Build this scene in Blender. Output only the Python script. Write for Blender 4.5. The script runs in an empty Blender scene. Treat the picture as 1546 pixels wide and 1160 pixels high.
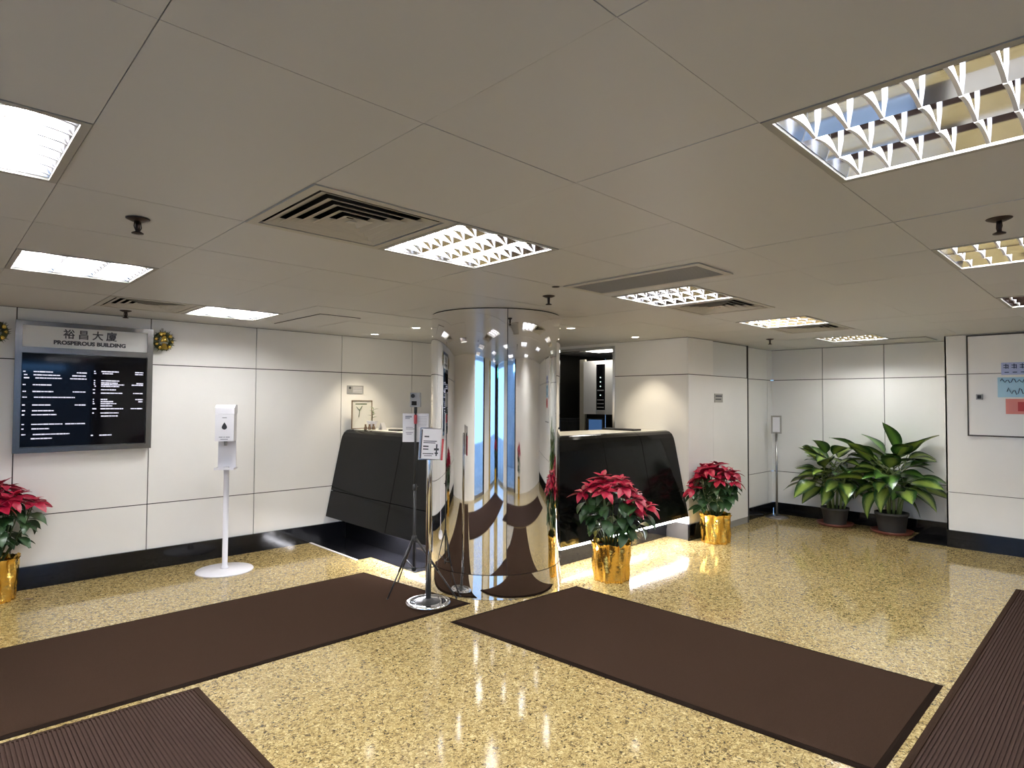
import bpy, bmesh, math, random
from math import sin, cos, pi, sqrt, atan2
from mathutils import Vector, Matrix, noise

random.seed(11)
sc = bpy.context.scene
COL = sc.collection

# ------------------------------------------------------------------ camera, world, exposure
HC = 1.464          # camera height
H = 2.1716          # ceiling height
cd = bpy.data.cameras.new('camera')
cd.sensor_fit = 'HORIZONTAL'; cd.sensor_width = 36.0
cd.lens = 917.852 / 1546 * 36.0
cd.clip_start = 0.02
cam = bpy.data.objects.new('camera', cd); COL.objects.link(cam)
yaw, pit, rol = 0.8014, 0.0293, 0.0056
F = Vector((cos(yaw)*cos(pit), sin(yaw)*cos(pit), sin(pit)))
Rt = F.cross(Vector((0, 0, 1))).normalized(); Up = Rt.cross(F)
R2 = Rt*cos(rol) + Up*sin(rol); U2 = R2.cross(F)
m = Matrix.Identity(4)
for r in range(3):
    m[r][0] = R2[r]; m[r][1] = U2[r]; m[r][2] = -F[r]
m[2][3] = HC
cam.matrix_world = m
sc.camera = cam

w = bpy.data.worlds.new('sky'); sc.world = w; w.use_nodes = True
bg = w.node_tree.nodes['Background']
bg.inputs[0].default_value = (0.30, 0.55, 1.0, 1); bg.inputs[1].default_value = 2.6

sc.view_settings.view_transform = 'Standard'
sc.view_settings.look = 'None'
sc.view_settings.gamma = 1.0
sc.view_settings.use_curve_mapping = False
sc.view_settings.exposure = 0.20

TUBE = 172.0        # ceiling tube radiance
LED = 150.0         # desk under-light radiance
SPOT = 30.0        # downlight watts

# ------------------------------------------------------------------ materials
def nodes(name):
    mt = bpy.data.materials.new(name); mt.use_nodes = True
    nt = mt.node_tree; return mt, nt, nt.nodes['Principled BSDF']
def mat(name, col, rough=0.5, metal=0.0, spec=0.5, bump=0.0, bscale=60.0, var=0.0, coat=0.0):
    mt, nt, b = nodes(name)
    b.inputs['Base Color'].default_value = (*col, 1)
    b.inputs['Roughness'].default_value = rough
    b.inputs['Metallic'].default_value = metal
    b.inputs['Specular IOR Level'].default_value = spec
    b.inputs['Coat Weight'].default_value = coat
    b.inputs['Coat Roughness'].default_value = 0.05
    if bump or var:
        tc = nt.nodes.new('ShaderNodeTexCoord')
        nz = nt.nodes.new('ShaderNodeTexNoise'); nz.inputs['Scale'].default_value = bscale
        nz.inputs['Detail'].default_value = 4
        nt.links.new(tc.outputs['Object'], nz.inputs['Vector'])
        if bump:
            bp = nt.nodes.new('ShaderNodeBump'); bp.inputs['Strength'].default_value = bump
            bp.inputs['Distance'].default_value = 0.01
            nt.links.new(nz.outputs['Fac'], bp.inputs['Height']); nt.links.new(bp.outputs['Normal'], b.inputs['Normal'])
        if var:
            rp = nt.nodes.new('ShaderNodeValToRGB')
            rp.color_ramp.elements[0].position = 0.3; rp.color_ramp.elements[1].position = 0.7
            rp.color_ramp.elements[0].color = (*[c*(1-var) for c in col], 1)
            rp.color_ramp.elements[1].color = (*[min(1, c*(1+var)) for c in col], 1)
            nt.links.new(nz.outputs['Fac'], rp.inputs['Fac']); nt.links.new(rp.outputs['Color'], b.inputs['Base Color'])
    return mt
def emit(name, col, s):
    mt, nt, b = nodes(name)
    b.inputs['Base Color'].default_value = (0, 0, 0, 1)
    b.inputs['Emission Color'].default_value = (*col, 1)
    b.inputs['Emission Strength'].default_value = s
    return mt
def granite():
    mt, nt, b = nodes('yellow_granite')
    tc = nt.nodes.new('ShaderNodeTexCoord')
    def vor(scale, feat='F1'):
        v = nt.nodes.new('ShaderNodeTexVoronoi'); v.inputs['Scale'].default_value = scale; v.feature = feat
        return v
    wn = nt.nodes.new('ShaderNodeTexNoise'); wn.inputs['Scale'].default_value = 60; wn.inputs['Detail'].default_value = 3
    nt.links.new(tc.outputs['Object'], wn.inputs['Vector'])
    mx = nt.nodes.new('ShaderNodeMixRGB'); mx.blend_type = 'LINEAR_LIGHT'; mx.inputs[0].default_value = 0.02
    nt.links.new(tc.outputs['Object'], mx.inputs[1]); nt.links.new(wn.outputs['Color'], mx.inputs[2])
    v1 = vor(105); nt.links.new(mx.outputs[0], v1.inputs['Vector'])
    sp = nt.nodes.new('ShaderNodeSeparateColor'); nt.links.new(v1.outputs['Color'], sp.inputs[0])
    rp = nt.nodes.new('ShaderNodeValToRGB'); cr = rp.color_ramp; cr.interpolation = 'LINEAR'
    cr.elements[0].position = 0.0; cr.elements[0].color = (0.06, 0.042, 0.018, 1)
    cr.elements[1].position = 1.0; cr.elements[1].color = (0.74, 0.605, 0.32, 1)
    for p, c in ((0.05, (0.12, 0.083, 0.04)), (0.13, (0.25, 0.178, 0.074)), (0.30, (0.41, 0.30, 0.122)), (0.6, (0.50, 0.372, 0.156)), (0.85, (0.59, 0.462, 0.215))):
        e = cr.elements.new(p); e.color = (*c, 1)
    nt.links.new(sp.outputs[0], rp.inputs['Fac'])
    v2 = vor(52); nt.links.new(mx.outputs[0], v2.inputs['Vector'])
    sp2 = nt.nodes.new('ShaderNodeSeparateColor'); nt.links.new(v2.outputs['Color'], sp2.inputs[0])
    r2 = nt.nodes.new('ShaderNodeValToRGB'); r2.color_ramp.elements[0].position = 0.0; r2.color_ramp.elements[0].color = (0.72, 0.70, 0.66, 1)
    r2.color_ramp.elements[1].position = 0.5; r2.color_ramp.elements[1].color = (1, 1, 1, 1)
    nt.links.new(sp2.outputs[1], r2.inputs['Fac'])
    n2 = nt.nodes.new('ShaderNodeTexNoise'); n2.inputs['Scale'].default_value = 130; n2.inputs['Detail'].default_value = 2
    nt.links.new(tc.outputs['Object'], n2.inputs['Vector'])
    r3 = nt.nodes.new('ShaderNodeValToRGB'); r3.color_ramp.elements[0].position = 0.36; r3.color_ramp.elements[0].color = (0.3, 0.27, 0.22, 1)
    r3.color_ramp.elements[1].position = 0.46; r3.color_ramp.elements[1].color = (1, 1, 1, 1)
    nt.links.new(n2.outputs['Fac'], r3.inputs['Fac'])
    m1 = nt.nodes.new('ShaderNodeMixRGB'); m1.blend_type = 'MULTIPLY'; m1.inputs[0].default_value = 0.8
    nt.links.new(rp.outputs[0], m1.inputs[1]); nt.links.new(r2.outputs[0], m1.inputs[2])
    m2 = nt.nodes.new('ShaderNodeMixRGB'); m2.blend_type = 'MULTIPLY'; m2.inputs[0].default_value = 0.75
    nt.links.new(m1.outputs[0], m2.inputs[1]); nt.links.new(r3.outputs[0], m2.inputs[2])
    nt.links.new(m2.outputs[0], b.inputs['Base Color'])
    b.inputs['Roughness'].default_value = 0.085
    b.inputs['Specular IOR Level'].default_value = 0.85
    return mt
def leafmat(name, edge, mid, rough=0.4, splash=0.0, trans=0.0):
    """leaf colour runs from midrib to margin along the u coordinate; veins from a wave along v"""
    mt, nt, b = nodes(name)
    uv = nt.nodes.new('ShaderNodeUVMap'); uv.uv_map = 'UVMap'
    s = nt.nodes.new('ShaderNodeSeparateXYZ'); nt.links.new(uv.outputs[0], s.inputs[0])
    a = nt.nodes.new('ShaderNodeMath'); a.operation = 'ABSOLUTE'; nt.links.new(s.outputs[0], a.inputs[0])
    nz = nt.nodes.new('ShaderNodeTexNoise'); nz.inputs['Scale'].default_value = 9; nz.inputs['Detail'].default_value = 5
    nt.links.new(uv.outputs[0], nz.inputs['Vector'])
    ad = nt.nodes.new('ShaderNodeMath'); ad.operation = 'MULTIPLY_ADD'
    nt.links.new(nz.outputs['Fac'], ad.inputs[0]); ad.inputs[1].default_value = splash
    nt.links.new(a.outputs[0], ad.inputs[2])
    rp = nt.nodes.new('ShaderNodeValToRGB'); cr = rp.color_ramp
    cr.elements[0].position = 0.25 + splash*0.5; cr.elements[0].color = (*mid, 1)
    cr.elements[1].position = 0.75 + splash*0.45; cr.elements[1].color = (*edge, 1)
    nt.links.new(ad.outputs[0], rp.inputs['Fac']); nt.links.new(rp.outputs[0], b.inputs['Base Color'])
    b.inputs['Roughness'].default_value = rough
    if trans:
        b.inputs['Subsurface Weight'].default_value = 0.0
    return mt
def ribbed(name, col):
    return mat(name, col, 0.9, var=0.25, bscale=220, bump=0.4)

M = dict(
    granite=granite(),
    panel=mat('white_glass_panel', (0.90, 0.885, 0.85), 0.16, spec=0.5, var=0.02, bscale=2.0),
    panel2=mat('grey_white_panel', (0.80, 0.80, 0.78), 0.2, spec=0.5),
    joint=mat('dark_joint', (0.06, 0.055, 0.05), 0.7),
    tile=mat('painted_ceiling_tile', (0.535, 0.533, 0.525), 0.45, spec=0.35, bump=0.03, bscale=30),
    plenum=mat('plenum_black', (0.02, 0.02, 0.02), 0.9),
    black=mat('black_granite', (0.005, 0.005, 0.006), 0.10, spec=0.28, var=0.3, bscale=150),
    blackborder=mat('black_granite_border', (0.007, 0.007, 0.009), 0.14, spec=0.35),
    desk=mat('black_desk_panel', (0.0035, 0.0035, 0.0033), 0.12, spec=0.12),
    worktop=mat('cream_worktop', (0.82, 0.80, 0.72), 0.3),
    chrome=mat('mirror_steel', (0.84, 0.83, 0.82), 0.03, metal=1.0),
    chrome2=mat('chrome', (0.75, 0.75, 0.76), 0.09, metal=1.0),
    steel=mat('brushed_steel', (0.42, 0.41, 0.40), 0.28, metal=1.0),
    darksteel=mat('dark_brushed_steel', (0.20, 0.195, 0.185), 0.22, metal=1.0),
    mirroralu=mat('mirror_aluminium_reflector', (0.80, 0.83, 0.90), 0.07, metal=1.0),
    alu=mat('bright_aluminium_reflector', (0.86, 0.87, 0.90), 0.16, metal=1.0),
    blade=mat('louvre_white', (0.88, 0.87, 0.90), 0.28, spec=0.6),
    greymetal=mat('grey_painted_metal', (0.33, 0.32, 0.29), 0.45),
    ventmetal=mat('beige_painted_metal', (0.47, 0.45, 0.40), 0.5),
    dark=mat('dark_void', (0.006, 0.006, 0.006), 0.9),
    matt=mat('brown_mat', (0.031, 0.0185, 0.0128), 1.0, spec=0.0, var=0.25, bscale=350, bump=0.3),
    matr=mat('ribbed_mat', (0.046, 0.029, 0.0235), 1.0, spec=0.0, var=0.15, bscale=300),
    rubber=mat('mat_rubber_edge', (0.012, 0.008, 0.006), 0.9, spec=0.0),
    white=mat('white_plastic', (0.80, 0.79, 0.83), 0.3),
    whitemetal=mat('white_powder_coat', (0.82, 0.81, 0.86), 0.35),
    greyplastic=mat('grey_plastic', (0.34, 0.34, 0.34), 0.4),
    blackplastic=mat('black_plastic', (0.015, 0.015, 0.016), 0.4),
    paper=mat('white_paper', (0.78, 0.77, 0.80), 0.6),
    ink=mat('ink', (0.05, 0.05, 0.06), 0.7),
    greyink=mat('grey_ink', (0.30, 0.30, 0.33), 0.7),
    redink=mat('red_print', (0.45, 0.05, 0.06), 0.6),
    screen=mat('screen_glass', (0.002, 0.002, 0.003), 0.06, spec=0.22),
    stext=emit('screen_text', (0.86, 0.84, 1.0), 0.9),
    gold=mat('gold_foil', (0.86, 0.55, 0.12), 0.20, metal=1.0, bump=0.5, bscale=26),
    goldball=mat('gold_bauble', (0.85, 0.62, 0.16), 0.12, metal=1.0),
    tinsel=mat('wreath_greenery', (0.05, 0.06, 0.02), 0.5),
    soil=mat('potting_soil', (0.03, 0.02, 0.015), 0.95, bump=0.6, bscale=80),
    bract=leafmat('poinsettia_bract', (0.40, 0.007, 0.042), (0.31, 0.005, 0.026), 0.45),
    pleaf=leafmat('poinsettia_leaf', (0.018, 0.055, 0.016), (0.030, 0.075, 0.022), 0.4),
    stem=mat('green_stem', (0.06, 0.10, 0.03), 0.5),
    dleaf=leafmat('dumb_cane_leaf', (0.010, 0.048, 0.009), (0.27, 0.37, 0.07), 0.3, splash=0.55),
    dleaf2=leafmat('dumb_cane_dark_leaf', (0.010, 0.045, 0.010), (0.10, 0.22, 0.035), 0.3, splash=0.5),
    dstem=mat('dumb_cane_stalk', (0.20, 0.26, 0.09), 0.4),
    pot=mat('grey_plant_pot', (0.060, 0.057, 0.052), 0.6),
    saucer=mat('terracotta_saucer', (0.17, 0.050, 0.030), 0.45),
    brass=mat('dull_brass', (0.05, 0.035, 0.03), 0.5, metal=0.6),
    tube=emit('fluorescent_tube', (0.99, 0.98, 0.975), TUBE),
    tube_mid=emit('fluorescent_tube_older', (0.99, 0.98, 0.965), TUBE*0.72),
    tube_low=emit('fluorescent_tube_dim', (0.98, 0.985, 0.97), TUBE*0.58),
    led=emit('led_strip', (0.93, 0.93, 1.0), LED),
    downl=emit('downlight_lens', (1.0, 0.93, 0.80), 14),
    bluepatch=mat('pale_blue_patch', (0.45, 0.52, 0.80), 0.35),
    cyanpatch=mat('light_blue_patch', (0.42, 0.70, 0.90), 0.35),
    redpatch=mat('pale_red_patch', (0.72, 0.26, 0.24), 0.4),
    navy=mat('navy_marks', (0.03, 0.05, 0.16), 0.6),
    wood=mat('brown_wood_frame', (0.16, 0.10, 0.06), 0.5),
    cabinet=mat('cabinet_white', (0.74, 0.73, 0.70), 0.35),
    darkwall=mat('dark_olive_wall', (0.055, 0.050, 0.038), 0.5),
    cream=mat('cream_partition', (0.62, 0.58, 0.45), 0.5),
    bluescreen=emit('monitor_picture', (0.10, 0.24, 0.55), 0.35),
    greenled=emit('indicator_lamp', (0.75, 1.0, 0.9), 2.0),
    exitg=emit('exit_green', (0.05, 0.75, 0.55), 2.5),
    exitw=emit('exit_white', (0.9, 1.0, 0.95), 3.0),
    streetblue=emit('blue_shop_sign', (0.20, 0.48, 1.0), 9.0),
    pavement=mat('street_paving', (0.35, 0.35, 0.36), 0.8, var=0.15, bscale=3),
    facade=mat('street_facade', (0.40, 0.42, 0.46), 0.7, var=0.2, bscale=1.5),
    darkpost=mat('dark_stone_post', (0.05, 0.042, 0.038), 0.2),
    yellowwall=mat('ochre_stone', (0.45, 0.30, 0.09), 0.3),
)
def glassmat():
    mt = bpy.data.materials.new('clear_glass'); mt.use_nodes = True; nt = mt.node_tree
    nt.nodes.clear()
    o = nt.nodes.new('ShaderNodeOutputMaterial'); mx = nt.nodes.new('ShaderNodeMixShader')
    t = nt.nodes.new('ShaderNodeBsdfTransparent'); g = nt.nodes.new('ShaderNodeBsdfGlossy'); g.inputs['Roughness'].default_value = 0.02
    t.inputs[0].default_value = (0.93, 0.96, 0.97, 1); mx.inputs[0].default_value = 0.08
    nt.links.new(t.outputs[0], mx.inputs[1]); nt.links.new(g.outputs[0], mx.inputs[2]); nt.links.new(mx.outputs[0], o.inputs[0])
    return mt
M['glass'] = glassmat()

# ------------------------------------------------------------------ mesh helpers
def B(): return bmesh.new()
def box(bm, x0, x1, y0, y1, z0, z1, mi=0):
    v = [bm.verts.new((x, y, z)) for z in (z0, z1) for y in (y0, y1) for x in (x0, x1)]
    for f in ((0, 2, 3, 1), (4, 5, 7, 6), (0, 1, 5, 4), (2, 6, 7, 3), (0, 4, 6, 2), (1, 3, 7, 5)):
        fc = bm.faces.new([v[i] for i in f]); fc.material_index = mi
def lathe(bm, prof, n=32, c=(0, 0), cap=True, a0=0.0, a1=2*pi):
    full = abs(a1-a0-2*pi) < 1e-6
    rings = []
    cnt = n if full else n+1
    for r, z in prof:
        rings.append([bm.verts.new((c[0]+r*cos(a0+(a1-a0)*k/n), c[1]+r*sin(a0+(a1-a0)*k/n), z)) for k in range(cnt)])
    for a, b in zip(rings, rings[1:]):
        for k in range(n):
            k2 = (k+1) % cnt
            f = bm.faces.new((a[k], a[k2], b[k2], b[k])); f.smooth = True
    if cap and full:
        if prof[0][0] > 1e-4: bm.faces.new(rings[0][::-1])
        if prof[-1][0] > 1e-4: bm.faces.new(rings[-1])
def tube(bm, pts, r, n=8, r1=None):
    pts = [Vector(p) for p in pts]; r1 = r if r1 is None else r1
    rings = []
    for i, p in enumerate(pts):
        d = (pts[min(i+1, len(pts)-1)] - pts[max(i-1, 0)]).normalized()
        a = d.orthogonal().normalized() if i == 0 else None
        if i == 0: ref = a
        a = (ref - d*ref.dot(d)).normalized(); ref = a; b = d.cross(a)
        rr = r + (r1-r)*i/(len(pts)-1)
        rings.append([bm.verts.new(p + a*rr*cos(2*pi*k/n) + b*rr*sin(2*pi*k/n)) for k in range(n)])
    for A, C in zip(rings, rings[1:]):
        for k in range(n):
            f = bm.faces.new((A[k], A[(k+1) % n], C[(k+1) % n], C[k])); f.smooth = True
    bm.faces.new(rings[0][::-1]); bm.faces.new(rings[-1])
def ball(bm, c, r, seg=12, ring=8, sz=1.0):
    lathe(bm, [(max(r*sin(pi*k/ring), 1e-5), c[2]-r*sz*cos(pi*k/ring)) for k in range(ring+1)], seg, (c[0], c[1]), cap=False)
def mesh(bm, name, *mats, weld=False, bev=0.0):
    if weld: bmesh.ops.remove_doubles(bm, verts=bm.verts, dist=1e-5)
    if bev:
        es = [e for e in bm.edges if len(e.link_faces) == 2 and e.calc_face_angle(0) > 0.6]
        bmesh.ops.bevel(bm, geom=es, offset=bev, segments=2, affect='EDGES', profile=0.5)
    bmesh.ops.recalc_face_normals(bm, faces=bm.faces)
    me = bpy.data.meshes.new(name); bm.to_mesh(me); bm.free()
    for x in mats: me.materials.append(M[x] if isinstance(x, str) else x)
    return me
def obj(name, me, parent=None, loc=None, rot=None, scale=None):
    if isinstance(me, bmesh.types.BMesh): raise TypeError
    o = bpy.data.objects.new(name, me); COL.objects.link(o)
    if parent: o.parent = parent
    if loc: o.location = loc
    if rot: o.rotation_euler = rot
    if scale: o.scale = scale
    return o
def O(name, bm, mats, parent=None, loc=None, rot=None, bev=0.0, weld=False):
    if not isinstance(mats, (tuple, list)): mats = (mats,)
    return obj(name, mesh(bm, name, *mats, bev=bev, weld=weld), parent, loc, rot)
def BX(name, dims, mt, parent=None, bev=0.0):
    bm = B(); box(bm, *dims); return O(name, bm, mt, parent, bev=bev)
def thing(name, label, cat, loc=(0, 0, 0), rz=0.0, group=None):
    o = bpy.data.objects.new(name, None); COL.objects.link(o)
    o.empty_display_size = 0.1
    o.location = loc; o.rotation_euler = (0, 0, rz)
    return tag(o, label, cat, group)
def tag(o, label, cat, group=None):
    o['label'] = label; o['category'] = cat
    if group: o['group'] = group
    return o
def struct(o):
    o['kind'] = 'structure'; return o
def stuff(o):
    o['kind'] = 'stuff'; return o
def copy_tree(root, label=None):
    r = root.copy(); COL.objects.link(r)
    if label: r['label'] = label
    def rec(src, dst):
        for ch in list(src.children):
            c = ch.copy(); COL.objects.link(c); c.parent = dst; rec(ch, c)
    rec(root, r)
    return r
def text_mesh(s, size, ext=0.001, bold=0.0, align='CENTER'):
    cu = bpy.data.curves.new('lettering', 'FONT'); cu.body = s; cu.size = size; cu.extrude = ext; cu.offset = bold
    cu.align_x = align; cu.align_y = 'CENTER'; cu.resolution_u = 3
    t = bpy.data.objects.new('tmp', cu); COL.objects.link(t)
    dg = bpy.context.evaluated_depsgraph_get()
    me = bpy.data.meshes.new_from_object(t.evaluated_get(dg))
    bpy.data.objects.remove(t); bpy.data.curves.remove(cu)
    return me

YL, YR, XB = 5.991, 3.357, 8.20
XP = 5.88                   # face of the wall behind the right wing of the desk
XE, YE = -1.5, -1.95         # street fronts behind the camera
XBOX, YBOX = 7.62, 1.405    # boxed-out wall at the right
JT, JL, BH = 1.7714, 0.5606, 0.174

# ------------------------------------------------------------------ floor
bm = B(); box(bm, XE-0.1, XB+0.1, YE-0.1, YL+0.1, -0.05, 0.0)
floor = struct(O('floor', bm, 'granite'))

# black polished border under the left wing of the desk, laid in slabs, with a bright inlay line
trim1 = struct(bpy.data.objects.new('trim_1', None)); COL.objects.link(trim1)
ys = [4.32, 4.68, 5.03, 5.35, 5.67, 5.968]
for a, b in zip(ys, ys[1:]):
    x0 = 3.05 if b < 5.1 else 2.915
    me = B(); box(me, x0, 3.295, a+0.0015, b-0.0015, 0.0005, 0.004)
    O('border_tile', me, 'blackborder', trim1)
BX('inlay_strip', (2.89, 2.912, 5.03, 5.968, 0.0005, 0.005), 'white', trim1)
trim2 = struct(BX('trim_2', (7.62, 8.17, YBOX+0.002, 1.76, 0.0005, 0.004), 'blackborder'))

# ------------------------------------------------------------------ walls of glossy panels
def panel_wall(name, axis, pos, s, rows, skip=(), facing=-1, mt='panel', gap=0.008, thick=0.014, top=H+0.004):
    """backing slab + one mesh per panel; axis 'y' = wall at y=pos running along x"""
    a0, a1 = s[0], s[-1]
    if axis == 'y': d = (a0+0.016, a1-0.016, pos+thick, pos+thick+0.06, 0, top)
    else: d = (pos+thick, pos+thick+0.06, a0+0.016, a1-0.016, 0, top)
    wall = struct(BX(name, d, 'joint'))
    for i, (p, q) in enumerate(zip(s, s[1:])):
        for k, (z0, z1) in enumerate(zip(rows, rows[1:])):
            if (i, k) in skip: continue
            g = gap/2
            e0 = g if i > 0 else 0; e1 = g if i < len(s)-2 else 0
            zz0 = z0 + (g if k > 0 else 0); zz1 = z1 - g
            if axis == 'y': d = (p+e0, q-e1, pos, pos+thick-0.0005, zz0, zz1)
            else: d = (pos, pos+thick-0.0005, p+e0, q-e1, zz0, zz1)
            BX('wall_panel', d, mt, wall, bev=0.0015)
    return wall
rows = [BH, JL, JT, H]
xs = [XE] + [0.504+0.912*k for k in range(-1, 6)] + [XP]
wall_left = panel_wall('wall_left', 'y', YL, xs, rows)

def baseboard(name, axis, pos, a0, a1, h=BH, ext=0.0):
    bm = B()
    if axis == 'y':
        box(bm, a0, a1, pos-0.022, pos, h*0.5, h); box(bm, a0, a1, pos-0.016, pos, 0.0, h*0.5-0.002)
    else:
        box(bm, pos-0.022, pos, a0, a1, h*0.5, h); box(bm, pos-0.016, pos, a0, a1, 0.0, h*0.5-0.002)
    return struct(O(name, bm, 'black', bev=0.002))
baseboard('baseboard_left', 'y', YL, XE, 3.298)

# back wall, wall beside the service door, pier
wall_back = panel_wall('wall_back', 'x', XB, [YBOX+0.0, 2.11, 2.80, 3.44], [0.15, JL, JT, H], mt='panel')
baseboard('baseboard_back', 'x', XB, YBOX+0.0, 3.42, 0.150)
wall_recess = panel_wall('wall_recess', 'y', 3.44, [7.315, 8.05, XB], [0.15, JL, JT, H])
baseboard('baseboard_recess', 'y', 3.44, 7.315, XB-0.023, 0.150)
wall_pier = panel_wall('wall_pier', 'y', YR, [XP, 6.42], rows)
baseboard('baseboard_pier', 'y', YR, XP-0.022, 6.418)
BX('pier_return', (7.302, 7.314, YR, 3.51, 0.0, H), 'joint', wall_recess)
# service door flush in the wall
door1 = struct(bpy.data.objects.new('door_1', None)); COL.objects.link(door1)
BX('door_panel', (6.428, 7.285, YR+0.003, YR+0.04, 0.078, JT-0.004), 'panel', door1, bev=0.002)
BX('overdoor_panel', (6.428, 7.285, YR+0.010, YR+0.04, JT+0.004, 2.162), 'panel2', door1, bev=0.002)
BX('door_frame', (6.418, 7.302, YR+0.041, YR+0.08, 0.0, H), 'joint', door1)
BX('door_threshold', (6.428, 7.285, YR+0.006, YR+0.04, 0.002, 0.074), 'greymetal', door1)
bm = B(); box(bm, 6.45, 6.64, YR-0.004, YR+0.003, 1.47, 1.57); box(bm, 6.47, 6.62, YR-0.0048, YR-0.004, 1.535, 1.55, 1); box(bm, 6.47, 6.60, YR-0.0048, YR-0.004, 1.50, 1.512, 1)
O('door_sign', bm, ('greymetal', 'ink'), door1)

# wall behind the right wing with an opening into the back office
YO0, YO1 = 4.335, 5.60
wall_office = panel_wall('wall_reception', 'x', XP, [3.372, YO0-0.02], [BH, JT, H])
BX('lintel_panel', (XP, XP+0.07, YO1+0.02, YL, 0.0, H), 'panel', wall_office)
BX('sill_panel', (XP, XP+0.07, YO0-0.02, YO1+0.02, 0.0, 1.06), 'panel', wall_office)
win1 = struct(bpy.data.objects.new('window_1', None)); COL.objects.link(win1)
BX('window_frame', (XP-0.012, XP+0.075, YO0-0.02, YO0+0.012, 1.06, 2.10), 'chrome2', win1)
BX('window_frame', (XP-0.012, XP+0.075, YO1-0.012, YO1+0.02, 1.06, 2.10), 'chrome2', win1)
BX('window_frame', (XP-0.012, XP+0.075, YO0-0.02, YO1+0.02, 2.10, 2.135), 'chrome2', win1)
BX('window_head', (XP, XP+0.07, YO0-0.02, YO1+0.02, 2.136, H), 'panel', win1)
BX('window_sill', (XP-0.03, XP+0.075, YO0-0.02, YO1+0.02, 1.062, 1.088), 'chrome2', win1)

# boxed-out wall at the right with a framed access door
wall_right = panel_wall('wall_right', 'x', XBOX, [YE, -1.2, -0.3, YBOX], rows, mt='panel', gap=0.006)
BX('return_panel', (XBOX, XB, YBOX-0.014, YBOX, 0.15, H), 'panel', wall_right)
BX('return_backing', (XBOX+0.015, XB, YBOX-0.03, YBOX-0.0145, 0.0, H), 'joint', wall_right)
baseboard('baseboard_right', 'x', XBOX, YE, YBOX+0.0)
door2 = struct(bpy.data.objects.new('door_2', None)); COL.objects.link(door2)
dy0, dy1, dz0, dz1 = 0.20, 1.205, 1.158, 2.150
BX('door_panel', (XBOX-0.016, XBOX, dy0, dy1, dz0, dz1), 'panel', door2)
bm = B(); t = 0.013
for d in ((dy0-t, dy1+t, dz0-t, dz0), (dy0-t, dy1+t, dz1, dz1+t), (dy0-t, dy0, dz0, dz1), (dy1, dy1+t, dz0, dz1)):
    box(bm, XBOX-0.020, XBOX, *d)
O('door_frame', bm, 'joint', door2)
BX('door_joint', (XBOX-0.0166, XBOX-0.016, dy0, dy1, JT-0.003, JT+0.003), 'joint', door2)

# street fronts behind the camera: posts, glass, a little street
def front(name, axis, pos, a0, a1, posts, idx):
    wall = struct(bpy.data.objects.new(name, None)); COL.objects.link(wall)
    def place(nm, p, q, z0, z1, mt, th=0.10, par=wall):
        if axis == 'y': BX(nm, (p, q, pos-th, pos, z0, z1), mt, par)
        else: BX(nm, (pos-th, pos, p, q, z0, z1), mt, par)
    place('head_panel', a0, a1, 2.16, H+0.004, 'panel')
    for (p, q, mt) in posts: place('post', p, q, 0.0, 2.16, mt, 0.16)
    ed = [a0] + [v for p, q, _ in posts for v in (p, q)] + [a1]
    for k in range(0, len(ed), 2):
        p, q = ed[k], ed[k+1]
        if q-p < 0.1: continue
        win = struct(bpy.data.objects.new('window_%d' % (idx+k//2), None)); COL.objects.link(win)
        place('pane', p, q, 0.06, 2.15, 'glass', 0.012, win)
        place('sill_bar', p, q, 0.0, 0.06, 'steel', 0.05, win)
        n = max(1, round((q-p)/1.0))
        for j in range(1, n):
            c = p+(q-p)*j/n
            place('mullion', c-0.025, c+0.025, 0.06, 2.15, 'steel', 0.05, win)
front('wall_front', 'y', YE, XE, XBOX, [(XE, -1.15, 'darkpost'), (0.25, 0.8, 'panel'), (0.8, 1.0, 'darkpost'), (2.3, 2.5, 'darkpost'), (2.5, 7.62, 'panel')], 2)
front('wall_entrance', 'x', XE, YE, YL, [(YE, -1.6, 'darkpost'), (-0.35, 0.0, 'yellowwall'), (0.0, 0.9, 'panel'), (0.9, 1.1, 'darkpost'), (2.5, 5.99, 'panel')], 6)
struct(BX('street_pavement', (-14, 14, -14, 14, -0.20, -0.06), 'pavement'))

# ------------------------------------------------------------------ ceiling of square tiles
GX, GY, P = 0.29805, 0.65575, 0.6
bm = B(); box(bm, XE-0.1, XB+0.1, YE-0.1, YL+0.1, H+0.16, H+0.2)
box(bm, XE-0.1, XE-0.05, YE-0.1, YL+0.1, H+0.004, H+0.16); box(bm, XB+0.08, XB+0.1, YE-0.1, YL+0.1, H+0.004, H+0.16)
box(bm, XE-0.05, XB+0.08, YE-0.1, YE-0.05, H+0.004, H+0.16); box(bm, XE-0.05, XB+0.08, YL+0.08, YL+0.1, H+0.004, H+0.16)
struct_ceiling = struct(O('ceiling', bm, 'plenum'))
lights = [(-1, 2), (0, 5), (2, 7), (2, 2), (5, 2), (8, 2), (11, 2), (2, -1), (5, -1), (8, -1), (-1, -1), (-3, 2), (-3, -3), (2, -4), (6, -4)]
vents = [(1, 2), (1, 7), (6, 2), (9, 2)]
full = B(); box(full, 0.0011, 0.5989, 0.0011, 0.5989, 0, 0.012)
tile_me = mesh(full, 'ceiling_tile', 'tile', bev=0.001)
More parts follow.
